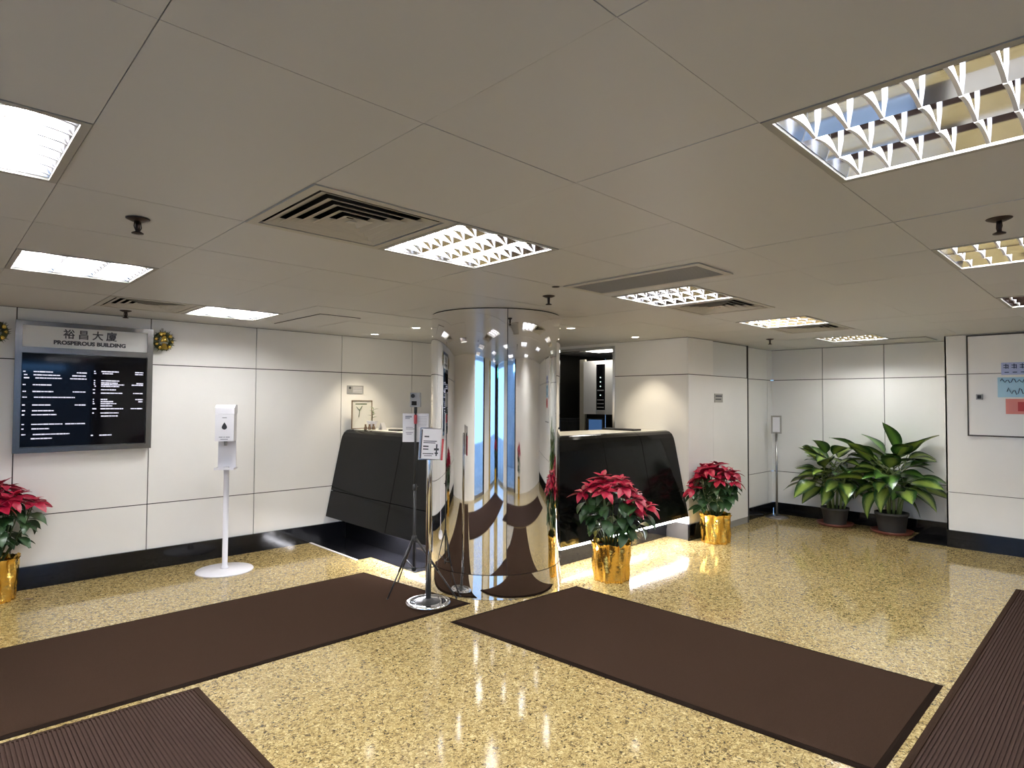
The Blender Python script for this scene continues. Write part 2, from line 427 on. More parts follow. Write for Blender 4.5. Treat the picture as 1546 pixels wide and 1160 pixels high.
for i in range(-5, 14):
    for j in range(-7, 9):
        if (i, j) in lights or (i, j) in vents: continue
        x0, y0 = GX+P*i, GY+P*j
        x1, y1 = min(x0+P, XB), min(y0+P, YL+0.014)
        if y0 < YE-0.05 or x0 < XE-0.4: pass
        if x1-x0 > 0.599 and y1-y0 > 0.599:
            o = obj('ceiling_tile', tile_me, struct_ceiling, (x0, y0, H + random.uniform(-0.0012, 0.0012)))
        elif x1-x0 > 0.05 and y1-y0 > 0.05:
            BX('ceiling_tile', (x0+0.002, x1, y0+0.002, y1, H, H+0.012), 'tile', struct_ceiling)

# louvred luminaires
W3 = 0.184
def trough_mesh(mt='alu', dp=0.062):
    bm = B(); n = 10; prev = None
    for k in range(n+1):
        t = -1 + 2*k/n
        x = t*W3/2; z = 0.006 + dp*(1-t*t)
        cur = [bm.verts.new((x, -0.276, z)), bm.verts.new((x, 0.276, z))]
        if prev:
            f = bm.faces.new((prev[0], cur[0], cur[1], prev[1])); f.smooth = True
        prev = cur
    return mesh(bm, 'reflector', mt)
def blade_mesh():
    bm = B(); n = 8; A = []; Cc = []
    for k in range(n+1):
        t = -1 + 2*k/n; x = t*W3/2*0.985; zt = 0.004 + 0.040*(1-t*t)
        z0 = 0.004 + 0.010*(1-t*t)
        A.append([bm.verts.new((x, s*(0.0045), z0)) for s in (-1, 1)] + [bm.verts.new((x, s*0.0012, max(zt, z0+0.001))) for s in (1, -1)])
    for a, b in zip(A, A[1:]):
        for q in range(4):
            bm.faces.new((a[q], a[(q+1) % 4], b[(q+1) % 4], b[q]))
    bm.faces.new(A[0]); bm.faces.new(A[-1][::-1])
    return mesh(bm, 'louvre_blade', 'blade')
def end_mesh(dp=0.062):
    bm = B(); n = 8
    vs = [bm.verts.new((-1*W3/2 + W3*k/n, 0, 0.006+dp*(1-(-1+2*k/n)**2))) for k in range(n+1)]
    bm.faces.new(vs)
    return mesh(bm, 'reflector_end', 'alu')
TR, TR2, BL, EN = trough_mesh(), trough_mesh('mirroralu', 0.104), blade_mesh(), end_mesh(); EN2 = end_mesh(0.104)
bm = B(); tube(bm, [(0, -0.262, 0), (0, 0.262, 0)], 0.0125, 10); TU = mesh(bm, 'lamp_tube', 'tube')
TU_MID = TU.copy(); TU_MID.materials.clear(); TU_MID.materials.append(M['tube_mid'])
TU_LOW = TU.copy(); TU_LOW.materials.clear(); TU_LOW.materials.append(M['tube_low'])
bm = B()
for d in ((-0.298, 0.298, -0.298, -0.278), (-0.298, 0.298, 0.278, 0.298), (-0.298, -0.2765, -0.278, 0.278), (0.2765, 0.298, -0.278, 0.278)):
    box(bm, d[0], d[1], d[2], d[3], -0.003, 0.012)
FR = mesh(bm, 'light_frame', 'greymetal', bev=0.001)
bm = B(); box(bm, -0.29, 0.29, -0.29, 0.29, 0.115, 0.13); HS = mesh(bm, 'light_housing', 'greymetal')
light_labels = {
    (-1, 2): 'square louvred ceiling light cut by the picture edge above the directory board',
    (0, 5): 'square louvred ceiling light ahead of the steel sprinkler above the directory board',
    (2, 7): 'square louvred ceiling light beside the small slatted vent by the left wall',
    (2, 2): 'square louvred ceiling light joined to the big square air diffuser',
    (5, 2): 'square louvred ceiling light between the long return grille and a dark diffuser',
    (8, 2): 'square louvred ceiling light, second in the row running to the corner',
    (11, 2): 'square louvred ceiling light farthest off, over the corner plants',
    (2, -1): 'largest and nearest louvred ceiling light with white blades over blue-grey reflectors',
    (5, -1): 'louvred ceiling light just beyond the sprinkler at the right picture edge',
    (8, -1): 'small sliver of louvred ceiling light above the access door',
    (-1, -1): 'square louvred ceiling light overhead behind the viewpoint',
    (-3, 2): 'square louvred ceiling light near the side entrance',
    (-3, -3): 'square louvred ceiling light in the street corner of the lobby',
    (2, -4): 'square louvred ceiling light by the street front glass',
    (6, -4): 'square louvred ceiling light by the street front wall'}
def make_light(i, j):
    t = thing('ceiling_light', light_labels[(i, j)], 'light', (GX+P*i+0.3, GY+P*j+0.3, H), 0, 'louvred ceiling lights')
    obj('frame', FR, t); obj('housing', HS, t)
    for k in (-1, 0, 1):
        r = obj('reflector', TR2 if j == -1 else TR, t, (k*W3, 0, 0))
        E_ = EN2 if j == -1 else EN
        obj('reflector_end', E_, r, (0, -0.276, 0)); obj('reflector_end', E_, r, (0, 0.276, 0))
        obj('tube', TU_LOW if (i >= 8 or (j == -1 and i > 0)) else TU_MID if (i == 5 or j < 0) else TU, t, (k*W3, 0, 0.084 if j == -1 else 0.040))
        for q in range(7):
            obj('blade', BL, t, (k*W3, -0.24+0.08*q, 0))
for a in lights: make_light(*a)

# four-way air diffusers
def make_diffuser(i, j, label):
    t = thing('air_diffuser', label, 'vent', (GX+P*i+0.3, GY+P*j+0.3, H), 0, 'square ceiling air diffusers')
    bm = B(); s0, s1 = 0.297, 0.262
    for d in ((-s0, s0, -s0, -s1), (-s0, s0, s1, s0), (-s0, -s1, -s1, s1), (s1, s0, -s1, s1)): box(bm, *d, -0.004, 0.006)
    O('frame', bm, 'ventmetal', t, bev=0.001)
    bm = B(); box(bm, -0.262, 0.262, -0.262, 0.262, 0.10, 0.11)
    for d in ((-0.262, 0.262, -0.262, -0.256), (-0.262, 0.262, 0.256, 0.262), (-0.262, -0.256, -0.256, 0.256), (0.256, 0.262, -0.256, 0.256)): box(bm, *d, 0.007, 0.10)
    O('duct', bm, 'dark', t)
    for k in range(5):
        a = 0.250 - 0.047*k; bm = B()
        ro, ri, th = a, a-0.044, 0.0025
        o = [bm.verts.new((x*ro, y*ro, -0.003)) for x, y in ((-1, -1), (1, -1), (1, 1), (-1, 1))]
        p = [bm.verts.new((x*ri, y*ri, 0.018)) for x, y in ((-1, -1), (1, -1), (1, 1), (-1, 1))]
        o2 = [bm.verts.new((x*(ro-0.006), y*(ro-0.006), -0.003)) for x, y in ((-1, -1), (1, -1), (1, 1), (-1, 1))]
        p2 = [bm.verts.new((x*(ri-0.003), y*(ri-0.003), 0.0165)) for x, y in ((-1, -1), (1, -1), (1, 1), (-1, 1))]
        for q in range(4):
            q2 = (q+1) % 4
            bm.faces.new((o[q], o[q2], p[q2], p[q])); bm.faces.new((o2[q], o2[q2], p2[q2], p2[q])); bm.faces.new((o[q], o[q2], o2[q2], o2[q])); bm.faces.new((p[q], p[q2], p2[q2], p2[q]))
        O('vane', bm, 'ventmetal', t)
    BX('centre_plate', (-0.016, 0.016, -0.016, 0.016, -0.003, 0.0), 'ventmetal', t)
make_diffuser(1, 2, 'large square air diffuser with nested black slots beside the middle ceiling light')
make_diffuser(1, 7, 'square air diffuser by the left wall near the directory board')
make_diffuser(6, 2, 'square air diffuser behind the light past the long return grille')
make_diffuser(9, 2, 'square air diffuser behind the second light of the far row')

# long return grille
t = thing('return_grille', 'long grey return air grille with a dark panel, flat on the ceiling before the column', 'vent', (2.97, 1.98, H))
bm = B(); a, b = 0.185, 0.45
for d in ((-a, a, -b, -b+0.035), (-a, a, b-0.035, b), (-a, -a+0.035, -b+0.035, b-0.035), (a-0.035, a, -b+0.035, b-0.035)): box(bm, *d, -0.008, -0.001)
O('frame', bm, 'ventmetal', t, bev=0.001)
BX('backing', (-a+0.02, a-0.02, -b+0.02, b-0.02, -0.003, -0.0012), 'greymetal', t)
bl = B(); box(bl, -0.0022, 0.0022, -b+0.036, b-0.036, -0.007, -0.002); blm = mesh(bl, 'grille_slat', 'greymetal')
for k in range(17): obj('slat', blm, t, (-a+0.044+k*0.0176, 0, 0))
t = thing('access_panel', 'flush ceiling hatch outlined by a dark gap over the desk side', 'hatch', (2.48, 5.06, H))
bm = B(); a, b = 0.185, 0.45
for d in ((-a, a, -b, -b+0.006), (-a, a, b-0.006, b), (-a, -a+0.006, -b+0.006, b-0.006), (a-0.006, a, -b+0.006, b-0.006)): box(bm, *d, -0.004, -0.0013)
O('gap', bm, 'joint', t)
BX('hatch', (-a+0.007, a-0.007, -b+0.007, b-0.007, -0.006, -0.0013), 'tile', t)
t = thing('access_panel', 'flush ceiling hatch behind the farthest ceiling light', 'hatch', (7.75, 1.9, H), 0)
bm = B(); a, b = 0.26, 0.36
for d in ((-a, a, -b, -b+0.02), (-a, a, b-0.02, b), (-a, -a+0.02, -b+0.02, b-0.02), (a-0.02, a, -b+0.02, b-0.02)): box(bm, *d, -0.010, -0.0013)
O('gap', bm, 'greymetal', t)
BX('hatch', (-a+0.021, a-0.021, -b+0.021, b-0.021, -0.007, -0.0013), 'ventmetal', t)

# sprinklers and downlights
bm = B(); lathe(bm, [(0.001, -0.012), (0.022, -0.012), (0.040, -0.004), (0.042, -0.0013)], 20); SPD = mesh(bm, 'escutcheon', 'brass')
bm = B(); lathe(bm, [(0.008, -0.050), (0.009, -0.012)], 10); SPS = mesh(bm, 'sprinkler_stem', 'brass')
bm = B(); lathe(bm, [(0.004, -0.062), (0.021, -0.060), (0.021, -0.057), (0.006, -0.050)], 14)
tube(bm, [(0.014, 0, -0.012), (0.018, 0, -0.034), (0.006, 0, -0.055)], 0.0022, 6); tube(bm, [(-0.014, 0, -0.012), (-0.018, 0, -0.034), (-0.006, 0, -0.055)], 0.0022, 6)
SPF = mesh(bm, 'deflector', 'brass')
for x, y, lab in ((0.586, 2.71, 'brown pendent sprinkler between the two lights above the directory board'),
                  (1.14, 5.59, 'small brown pendent sprinkler over the top of the directory board'),
                  (2.98, 2.73, 'brown pendent sprinkler right above the mirrored column'),
                  (2.92, 0.36, 'brown pendent sprinkler nearest the viewpoint, between two big louvred lights'),
                  (6.68, 2.82, 'tiny brown pendent sprinkler in the far corner ceiling')):
    t = thing('sprinkler', lab, 'sprinkler', (x, y, H), 0.6, 'ceiling sprinklers')
    obj('escutcheon', SPD, t); obj('stem', SPS, t); obj('deflector', SPF, t)
bm = B(); lathe(bm, [(0.001, -0.004), (0.022, -0.004), (0.024, -0.0013)], 16)
t = tag(O('blanking_disc', bm, 'brass', None, (2.77, 2.48, H)), 'small round blanking disc on the ceiling near the column sprinkler', 'cap')
bm = B(); lathe(bm, [(0.036, 0.004), (0.036, -0.002), (0.050, -0.005), (0.052, -0.0013)], 20, cap=False); DLR = mesh(bm, 'downlight_ring', 'white')
bm = B(); lathe(bm, [(0.001, -0.003), (0.035, -0.003), (0.036, -0.0013)], 20); DLL = mesh(bm, 'downlight_lens', 'downl')
for x, y, lab in ((3.41, 5.61, 'recessed downlight over the desk end nearest the left wall'),
                  (3.39, 4.83, 'recessed downlight over the left desk wing close to the column'),
                  (4.43, 3.77, 'recessed downlight over the right desk wing just behind the column'),
                  (5.51, 3.78, 'recessed downlight over the desk end beside the pier')):
    t = thing('downlight', lab, 'light', (x, y, H), 0, 'recessed downlights over the desk')
    obj('ring', DLR, t); obj('lens', DLL, t)
    ld = bpy.data.lights.new('downlight_lamp', 'SPOT'); ld.energy = SPOT; ld.color = (1.0, 0.87, 0.66)
    ld.spot_size = 1.5; ld.spot_blend = 0.6; ld.shadow_soft_size = 0.03
    lo = bpy.data.objects.new('lamp', ld); COL.objects.link(lo); lo.parent = t; lo.location = (0, 0, -0.02)

# ------------------------------------------------------------------ mirrored column
CX, CY, CR = 3.430, 3.738, 0.536
t = thing('mirrored_column', 'fat round column clad in mirror-polished steel standing at the desk corner', 'column', (CX, CY, 0))
t['kind'] = 'thing'
bm = B(); lathe(bm, [(CR-0.02, 0.0), (CR-0.02, H)], 64, cap=False); O('core', bm, 'joint', t)
seam0 = atan2(3.30-CY, 3.145-CX)
for k in range(3):
    a0 = seam0 + k*2*pi/3 + 0.004; a1 = seam0 + (k+1)*2*pi/3 - 0.004
    bm = B(); lathe(bm, [(CR-0.015, 0.180), (CR, 0.180)], 44, cap=False, a0=a0, a1=a1); lathe(bm, [(CR, 0.180), (CR, H-0.008)], 44, cap=False, a0=a0, a1=a1)
    O('cladding_sheet', bm, 'chrome', t)
bm = B(); lathe(bm, [(CR-0.01, 0.176), (CR+0.003, 0.176)], 72, cap=False); lathe(bm, [(CR+0.003, 0.176), (CR+0.017, 0.002)], 72, cap=False); lathe(bm, [(CR+0.017, 0.002), (CR-0.01, 0.0)], 72, cap=False)
O('base_ring', bm, 'chrome', t)
bm = B(); lathe(bm, [(CR-0.016, H-0.010), (CR-0.008, H-0.010), (CR-0.008, H), (CR-0.016, H)], 72, cap=False)
O('shadow_gap_ring', bm, 'joint', t)

# ------------------------------------------------------------------ reception desk
desk = thing('reception_desk', 'L-shaped glossy black reception desk with sloping front wrapped behind the mirrored column', 'desk', (0, 0, 0))
# profile of the sloping front: (inward offset, z)
prof = [(0.0, 0.25), (0.085, 0.66), (0.163, 1.03), (0.178, 1.085), (0.200, 1.125), (0.235, 1.150), (0.275, 1.160)]
def col_y(x):       # column surface (far side) at a given x
    d = CR*CR - (x-CX)**2
    return CY + sqrt(max(d, 0)) if d > 0 else CY
def col_x(y):
    d = CR*CR - (y-CY)**2
    return CX + sqrt(max(d, 0)) if d > 0 else CX
XF, YF = 3.066, 3.357
def lerp_prof(z):
    for (a, za), (b, zb) in zip(prof, prof[1:]):
        if za <= z <= zb: return a + (b-a)*(z-za)/(zb-za)
    return prof[-1][0]
def front_panel(wing, s0, s1, z0, z1, g=0.003):
    """one panel of the sloping front; s = y on the left wing, x on the right one"""
    zs = sorted(set([z0+g, z1-g] + [z for _, z in prof if z0+g < z < z1-g]))
    if z1 > 1.15: zs = sorted(set(zs[:-1] + [1.160]))
    bm = B(); rows_ = []
    for z in zs:
        o = lerp_prof(z); rr = []
        for s in (s0, s1):
            for d in (0.0, 0.02):
                if wing == 'L':
                    x = XF+o+d; y = (col_y(x)+0.012 if s is None else s)
                    lean = 0.0 if s is None else 0.0
                    rr.append(bm.verts.new((x, y+lean, z - (0.012 if d and z > 1.1 else 0))))
                else:
                    y = YF+o+d; x = (col_x(y)+0.012 if s is None else s)
                    rr.append(bm.verts.new((x, y, z - (0.012 if d and z > 1.1 else 0))))
        rows_.append(rr)
    for a, b in zip(rows_, rows_[1:]):
        for q, r in ((0, 2), (3, 1), (1, 0), (2, 3)):
            f = bm.faces.new((a[q], a[r], b[r], b[q]))
    for rr in (rows_[0], rows_[-1]): bm.faces.new((rr[0], rr[2], rr[3], rr[1]))
    return O('front_panel', bm, 'desk', desk)
zj = 0.52
for z0, z1 in ((0.25, zj), (zj, 1.16)):
    front_panel('L', 4.83+0.003, 5.966, z0, z1); front_panel('L', None, 4.83-0.003, z0, z1)
    xs_ = [None, 4.62, 5.25, XP-0.004]
    for a, b in zip(xs_, xs_[1:]):
        front_panel('R', a if a is None else a+0.003, b if b == XP-0.004 else b-0.003, z0, z1)
def backing(wing, s1):
    bm = B(); prev = None
    for z in [0.27] + [z for _, z in prof if 0.3 < z < 1.1] + [1.12]:
        o = lerp_prof(z) + 0.0215; cur = []
        for s_ in (0, s1):
            for d in (0, 0.006):
                if wing == 'L': x = XF+o+d; cur.append(bm.verts.new((x, col_y(x)+0.014 if s_ == 0 else s1, z)))
                else: y = YF+o+d; cur.append(bm.verts.new((col_x(y)+0.014 if s_ == 0 else s1, y, z)))
        if prev:
            for q, r in ((0, 2), (3, 1), (1, 0), (2, 3)): bm.faces.new((prev[q], prev[r], cur[r], cur[q]))
        prev = cur
    O('panel_backing', bm, 'dark', desk)
backing('L', 5.962); backing('R', XP-0.006)
# carcass behind the panels: plinth, underside, worktop
def wing_poly(name, pts, z0, z1, mt):
    bm = B(); lo = [bm.verts.new((x, y, z0)) for x, y in pts]; hi = [bm.verts.new((x, y, z1)) for x, y in pts]
    n = len(pts)
    for k in range(n): bm.faces.new((lo[k], lo[(k+1) % n], hi[(k+1) % n], hi[k]))
    bm.faces.new(lo[::-1]); bm.faces.new(hi)
    return O(name, bm, mt, desk)
def arc_l(x0, x1, off=0.012, n=6):   # points along the column from x0 to x1 (far side)
    return [(x0+(x1-x0)*k/n, col_y(x0+(x1-x0)*k/n)+off) for k in range(n+1)]
def arc_r(y0, y1, off=0.012, n=6):
    return [(col_x(y0+(y1-y0)*k/n)+off, y0+(y1-y0)*k/n) for k in range(n+1)]
wing_poly('worktop', [(XF+0.27, 5.966), (XF+0.80, 5.966), (XF+0.80, 4.29)] + [(x, y) for x, y in arc_l(XF+0.27, XF+0.80)][::-1], 1.139, 1.161, 'worktop')
wing_poly('worktop', [(XP-0.004, YF+0.27), (XP-0.004, YF+0.80)] + arc_r(YF+0.27, YF+0.80)[::-1], 1.139, 1.161, 'worktop')
wing_poly('plinth', [(3.30, 5.966), (3.34, 5.966)] + arc_l(3.30, 3.34)[::-1], 0.0, 0.245, 'black')
bm = B(); x0 = col_x(3.62)+0.01
box(bm, x0, XP-0.004, 3.62, 3.64, 0.09, 0.174); box(bm, x0, XP-0.004, 3.626, 3.64, 0.0, 0.088); box(bm, x0, XP-0.004, 3.63, 3.64, 0.176, 0.25)
O('plinth', bm, 'black', desk)
wing_poly('underside', [(XF+0.022, 5.966), (3.34, 5.966)] + arc_l(XF+0.022, 3.34)[::-1], 0.252, 0.262, 'whitemetal')
wing_poly('underside', [(XP-0.004, YF+0.022), (XP-0.004, 3.64)] + arc_r(YF+0.022, 3.64)[::-1], 0.252, 0.262, 'whitemetal')
ul = BX('under_light', (XF+0.05, XF+0.085, 4.26, 5.05, 0.238, 0.251), 'led', desk)
ul['label'] = 'white light strip under the desk front'
ul = BX('under_light', (3.83, XP-0.03, YF+0.004, YF+0.020, 0.236, 0.2505), 'led', desk)
ul['label'] = 'white light strip under the desk front'

# ------------------------------------------------------------------ back office beyond the opening
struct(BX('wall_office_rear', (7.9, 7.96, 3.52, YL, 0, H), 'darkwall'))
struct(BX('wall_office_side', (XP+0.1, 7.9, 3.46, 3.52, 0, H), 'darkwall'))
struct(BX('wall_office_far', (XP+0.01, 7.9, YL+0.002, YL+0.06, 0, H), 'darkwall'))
t = thing('office_cabinet', 'white wall cabinet with a dark glass strip seen through the reception window', 'cabinet', (6.60, 5.11, 0))
BX('body', (0.0, 0.40, -0.25, 0.26, 1.30, 2.03), 'cabinet', t, bev=0.003)
BX('door', (-0.018, -0.0005, 0.042, 0.258, 1.305, 2.025), 'cabinet', t, bev=0.002)
BX('door', (-0.018, -0.0005, -0.248, -0.112, 1.305, 2.025), 'cabinet', t, bev=0.002)
g = BX('glass_strip', (-0.016, -0.0005, -0.108, 0.038, 1.36, 1.98), 'screen', t)
g['label'] = 'dark glass strip with indicator lights'
for k, z in enumerate((1.56, 1.68, 1.74, 1.80)):
    bm = B(); ball(bm, (-0.018, -0.035, z), 0.008, 8, 6); O('indicator', bm, 'greenled', g)
for k, z in enumerate((1.39, 1.44, 1.49, 1.62)):
    BX('switch', (-0.020, -0.0162, -0.09, 0.02, z, z+0.012), 'greyplastic', g)
t = tag(BX('office_partition', (6.62, 6.66, 5.376, 5.47, 0.0, 2.06), 'cream', None, bev=0.003), 'narrow cream partition beside the white office cabinet', 'partition')
t = thing('office_worktop', 'dark low shelf under the office cabinet behind the reception window', 'shelf', (6.55, 5.08, 0))
BX('top', (-0.12, 0.45, -0.42, 0.28, 0.98, 1.01), 'blackplastic', t, bev=0.003)
BX('pedestal', (-0.1, 0.4, -0.38, -0.34, 0.0, 0.98), 'blackplastic', t)
BX('pedestal', (-0.1, 0.4, 0.23, 0.27, 0.0, 0.98), 'blackplastic', t)
t = thing('office_monitor', 'black computer monitor with a blue picture behind the reception window', 'monitor', (6.50, 5.10, 1.01))
BX('housing', (-0.01, 0.02, -0.15, 0.15, 0.035, 0.235), 'blackplastic', t, bev=0.003)
BX('picture', (-0.0115, -0.0102, -0.12, 0.10, 0.05, 0.222), 'bluescreen', t)
BX('foot', (-0.04, 0.08, -0.08, 0.06, 0.0, 0.012), 'blackplastic', t); BX('neck', (0.005, 0.025, -0.03, 0.01, 0.012, 0.06), 'blackplastic', t)
t = thing('office_machine', 'black office machine beside the blue monitor behind the reception window', 'printer', (6.55, 5.68, 0))
BX('body', (-0.15, 0.25, -0.19, 0.20, 0.0, 1.20), 'blackplastic', t, bev=0.012); BX('tray', (-0.20, -0.15, -0.1, 0.12, 1.03, 1.045), 'greyplastic', t); BX('lid', (-0.14, 0.24, -0.18, 0.19, 1.201, 1.235), 'blackplastic', t, bev=0.004)
t = thing('office_light', 'ceiling light panel in the back office seen through the reception window', 'light', (6.55, 4.95, H))
BX('frame', (-0.16, 0.16, -0.26, 0.26, -0.02, -0.0015), 'greymetal', t); BX('diffuser', (-0.14, 0.14, -0.24, 0.24, -0.023, -0.021), emit('office_diffuser', (1, 0.96, 0.9), 14.0), t)

# ------------------------------------------------------------------ directory board on the left wall
t = thing('directory_board', 'steel framed building directory with a lettered header and black screen on the left wall', 'sign', (0, YL, 0))
x0, x1, z0, z1 = 0.492, 1.418, 1.050, 2.070
BX('back_box', (x0+0.01, x1-0.01, -0.045, -0.001, z0+0.01, z1-0.01), 'greymetal', t)
bm = B()
for d in ((x0, x1, z0, z0+0.042), (x0, x1, z1-0.036, z1), (x0, x0+0.042, z0+0.042, z1-0.036), (x1-0.042, x1, z0+0.042, z1-0.036), (x0+0.042, x1-0.042, 1.822, 1.868)):
    box(bm, d[0], d[1], -0.070, -0.044, d[2], d[3])
O('frame', bm, 'darksteel', t, bev=0.003)
hp = BX('header_panel', (x0+0.042, x1-0.042, -0.056, -0.0452, 1.868, z1-0.036), 'panel2', t)
# brushed letters
for ch, xx in zip('裕昌大廈', (0.826, 0.922, 1.018, 1.114)):
    obj('lettering', text_mesh(ch, 0.078, 0.001, 0.0014), hp, (xx, -0.0572, 1.978), (pi/2, 0, 0)).data.materials.append(M['ink'])
obj('lettering', text_mesh('PROSPEROUS BUILDING', 0.042, 0.001, 0.0022), hp, (0.972, -0.0572, 1.912), (pi/2, 0, 0), (1.08, 1, 1)).data.materials.append(M['ink'])
sx0, sx1, sz0, sz1 = x0+0.045, x1-0.045, z0+0.046, 1.820
scn = BX('screen', (sx0, sx1, -0.052, -0.0452, sz0, sz1), 'screen', t)
L_ = [(480, (135, 150), (190, 295), (425, 485)), (498, (140, 160), (190, 335), (400, 480)), (515, (140, 170), (200, 345), (388, 485)), (553, (135, 152), (187, 290)),
      (590, (135, 155), (187, 300), (405, 480)), (622, (135, 160), (195, 420)), (665, (135, 153), (187, 288), (418, 482)), (697, (135, 155), (187, 305)), (719, (135, 150), (185, 320)),
      (772, (135, 150), (185, 355), (368, 482)), (797, (135, 148), (187, 283)), (828, (135, 158), (195, 395)), (851, (185, 300)),
      (468, (525, 535), (568, 675), (775, 830)), (480, (525, 540), (575, 640), (775, 828)), (522, (525, 535), (568, 680)), (535, (525, 535), (568, 670), (785, 830)),
      (545, (525, 535), (568, 710), (755, 830)), (555, (530, 540), (568, 680)), (575, (520, 535), (568, 660)), (595, (522, 535), (568, 700), (765, 828)), (632, (522, 530), (568, 610), (780, 830)),
      (645, (522, 530), (568, 645), (800, 828)), (657, (522, 535), (568, 665)), (670, (568, 640)), (687, (520, 545), (568, 708), (752, 828)), (712, (520, 532), (568, 680)), (730, (572, 675)), (842, (515, 530), (565, 640))]
bm = B(); rnd = random.Random(4)
for r_ in L_:
    zc = sz1 - (r_[0]-378)/518*(sz1-sz0)
    for a, b in r_[1:]:
        # words of a line: short dashes with gaps
        xa = sx0 + (a-128)/718*(sx1-sx0); xb = sx0 + (b-128)/718*(sx1-sx0)
        x = xa
        while x < xb-0.002:
            l = min(rnd.uniform(0.012, 0.04), xb-x); hh = rnd.uniform(0.0036, 0.0050)
            box(bm, x, x+l-0.0022, -0.0526, -0.0521, zc-hh, zc+hh); x += l
stuff(O('listing_text', bm, 'stext', scn))

# wreaths hanging either side of the board
def make_wreath(x, z, label, seed):
    rnd = random.Random(seed)
    t = thing('wreath', label, 'wreath', (x, YL-0.05, z), 0, 'wreaths beside the directory board')
    bm = B(); n = 24
    pts = [(0.062*cos(2*pi*k/n), 0, 0.062*sin(2*pi*k/n)) for k in range(n+1)]
    tube(bm, pts, 0.020, 8)
    for k in range(220):
        a = rnd.uniform(0, 2*pi); b = rnd.uniform(0, 2*pi)
        c = Vector((0.062*cos(a), 0, 0.062*sin(a))); d = Vector((cos(a)*cos(b), -abs(sin(b))*0.9, sin(a)*cos(b)))
        p = c + d*0.012; q = c + d*rnd.uniform(0.028, 0.042) + Vector((rnd.uniform(-.012, .012), 0, rnd.uniform(-.012, .012)))
        s = Vector((-sin(a), rnd.uniform(-.5, .5), cos(a)))*0.004
        v = [bm.verts.new(p-s), bm.verts.new(p+s), bm.verts.new(q)]; bm.faces.new(v)
    stuff(O('greenery', bm, 'tinsel', t))
    for k in range(9):
        a = 2*pi*k/9 + rnd.uniform(-.2, .2); bm = B()
        ball(bm, (0, 0, 0), rnd.uniform(0.012, 0.018), 10, 8)
        O('bauble', bm, 'goldball', t, (0.064*cos(a), -0.026, 0.064*sin(a)))
    bm = B(); lathe(bm, [(0.001, 0.024), (0.012, 0.022), (0.017, 0.004), (0.024, -0.018), (0.026, -0.020), (0.001, -0.016)], 14, cap=False); O('bell', bm, 'goldball', t, (0, -0.034, -0.050)).scale = (1.35, 1.0, 1.25)
    bm = B(); lathe(bm, [(0.001, 0.026), (0.011, 0.022), (0.016, 0.004), (0.022, -0.016), (0.001, -0.013)], 14, cap=False); O('bell', bm, 'goldball', t, (0.0, -0.030, 0.012)).scale = (1.4, 1.0, 1.3)
    bm = B(); box(bm, -0.009, 0.009, 0.034, 0.036, 0.06, 0.115); O('ribbon', bm, 'ventmetal', t)
make_wreath(1.500, 1.978, 'round green and gold wreath with bells on the wall beside the directory header lettering', 3)
make_wreath(0.372, 1.968, 'round green and gold wreath cut off by the picture edge beside the directory board', 8)

# ------------------------------------------------------------------ hand sanitiser stand
t = thing('sanitizer_stand', 'white hand sanitizer dispenser on a round-footed pole before the left wall', 'dispenser', (1.90, 5.50, 0), atan2(-5.5, -1.9)+pi/2 - 0.25)
bm = B(); lathe(bm, [(0.228, 0.0), (0.230, 0.006), (0.226, 0.012), (0.06, 0.020), (0.001, 0.022)], 40); O('base', bm, 'whitemetal', t)
bm = B(); lathe(bm, [(0.034, 0.020), (0.030, 0.035), (0.022, 0.045), (0.022, 0.89)], 20); O('pole', bm, 'whitemetal', t)
bm = B(); box(bm, -0.078, 0.078, -0.085, 0.03, 0.870, 0.878); box(bm, -0.078, 0.078, -0.089, -0.085, 0.870, 0.890); box(bm, -0.080, -0.076, -0.085, 0.03, 0.870, 0.886); box(bm, 0.076, 0.080, -0.085, 0.03, 0.870, 0.886)
O('drip_tray', bm, 'whitemetal', t, bev=0.0015)
BX('back_plate', (-0.072, 0.072, 0.000, 0.012, 0.870, 1.38), 'whitemetal', t, bev=0.003)
bm = B()
box(bm, -0.075, 0.075, -0.095, 0.001, 1.115, 1.345)
o = O('body', bm, 'white', t, bev=0.016)
bm = B(); vs = []
pr = [(-0.090, 1.348), (0.012, 1.348), (0.012, 1.425), (-0.055, 1.425), (-0.090, 1.400)]
A = [bm.verts.new((-0.077, y, z)) for y, z in pr]; C_ = [bm.verts.new((0.077, y, z)) for y, z in pr]
for k in range(5): bm.faces.new((A[k], A[(k+1) % 5], C_[(k+1) % 5], C_[k]))
bm.faces.new(A[::-1]); bm.faces.new(C_); O('lid', bm, 'white', t, bev=0.005)
bm = B(); ring = []
for k in range(20):
    a = 2*pi*k/20; rr = 0.021
    xx = rr*sin(a); zz = -rr*cos(a)
    if zz > 0: zz *= 2.0; xx *= (1-(zz/(2*rr))**1.5*0.9)
    ring.append((xx, zz))
fa = [bm.verts.new((x, -0.0965, 1.235+z)) for x, z in ring]; fb = [bm.verts.new((x, -0.094, 1.235+z)) for x, z in ring]
bm.faces.new(fa)
for k in range(20): bm.faces.new((fa[k], fa[(k+1) % 20], fb[(k+1) % 20], fb[k]))
o = O('level_window', bm, 'blackplastic', t); o['label'] = 'dark drop-shaped window'
bm = B()
for a, b, z in ((-0.042, -0.012, 1.150), (-0.006, 0.006, 1.150), (0.012, 0.044, 1.150), (-0.03, 0.03, 1.132), (-0.018, 0.018, 1.315)): box(bm, a, b, -0.0962, -0.0952, z-0.0035, z+0.0035)
O('printed_marks', bm, 'greyink', t)
bm = B(); lathe(bm, [(0.012, 1.075), (0.016, 1.115)], 12, (0, -0.045)); O('nozzle', bm, 'greyplastic', t)

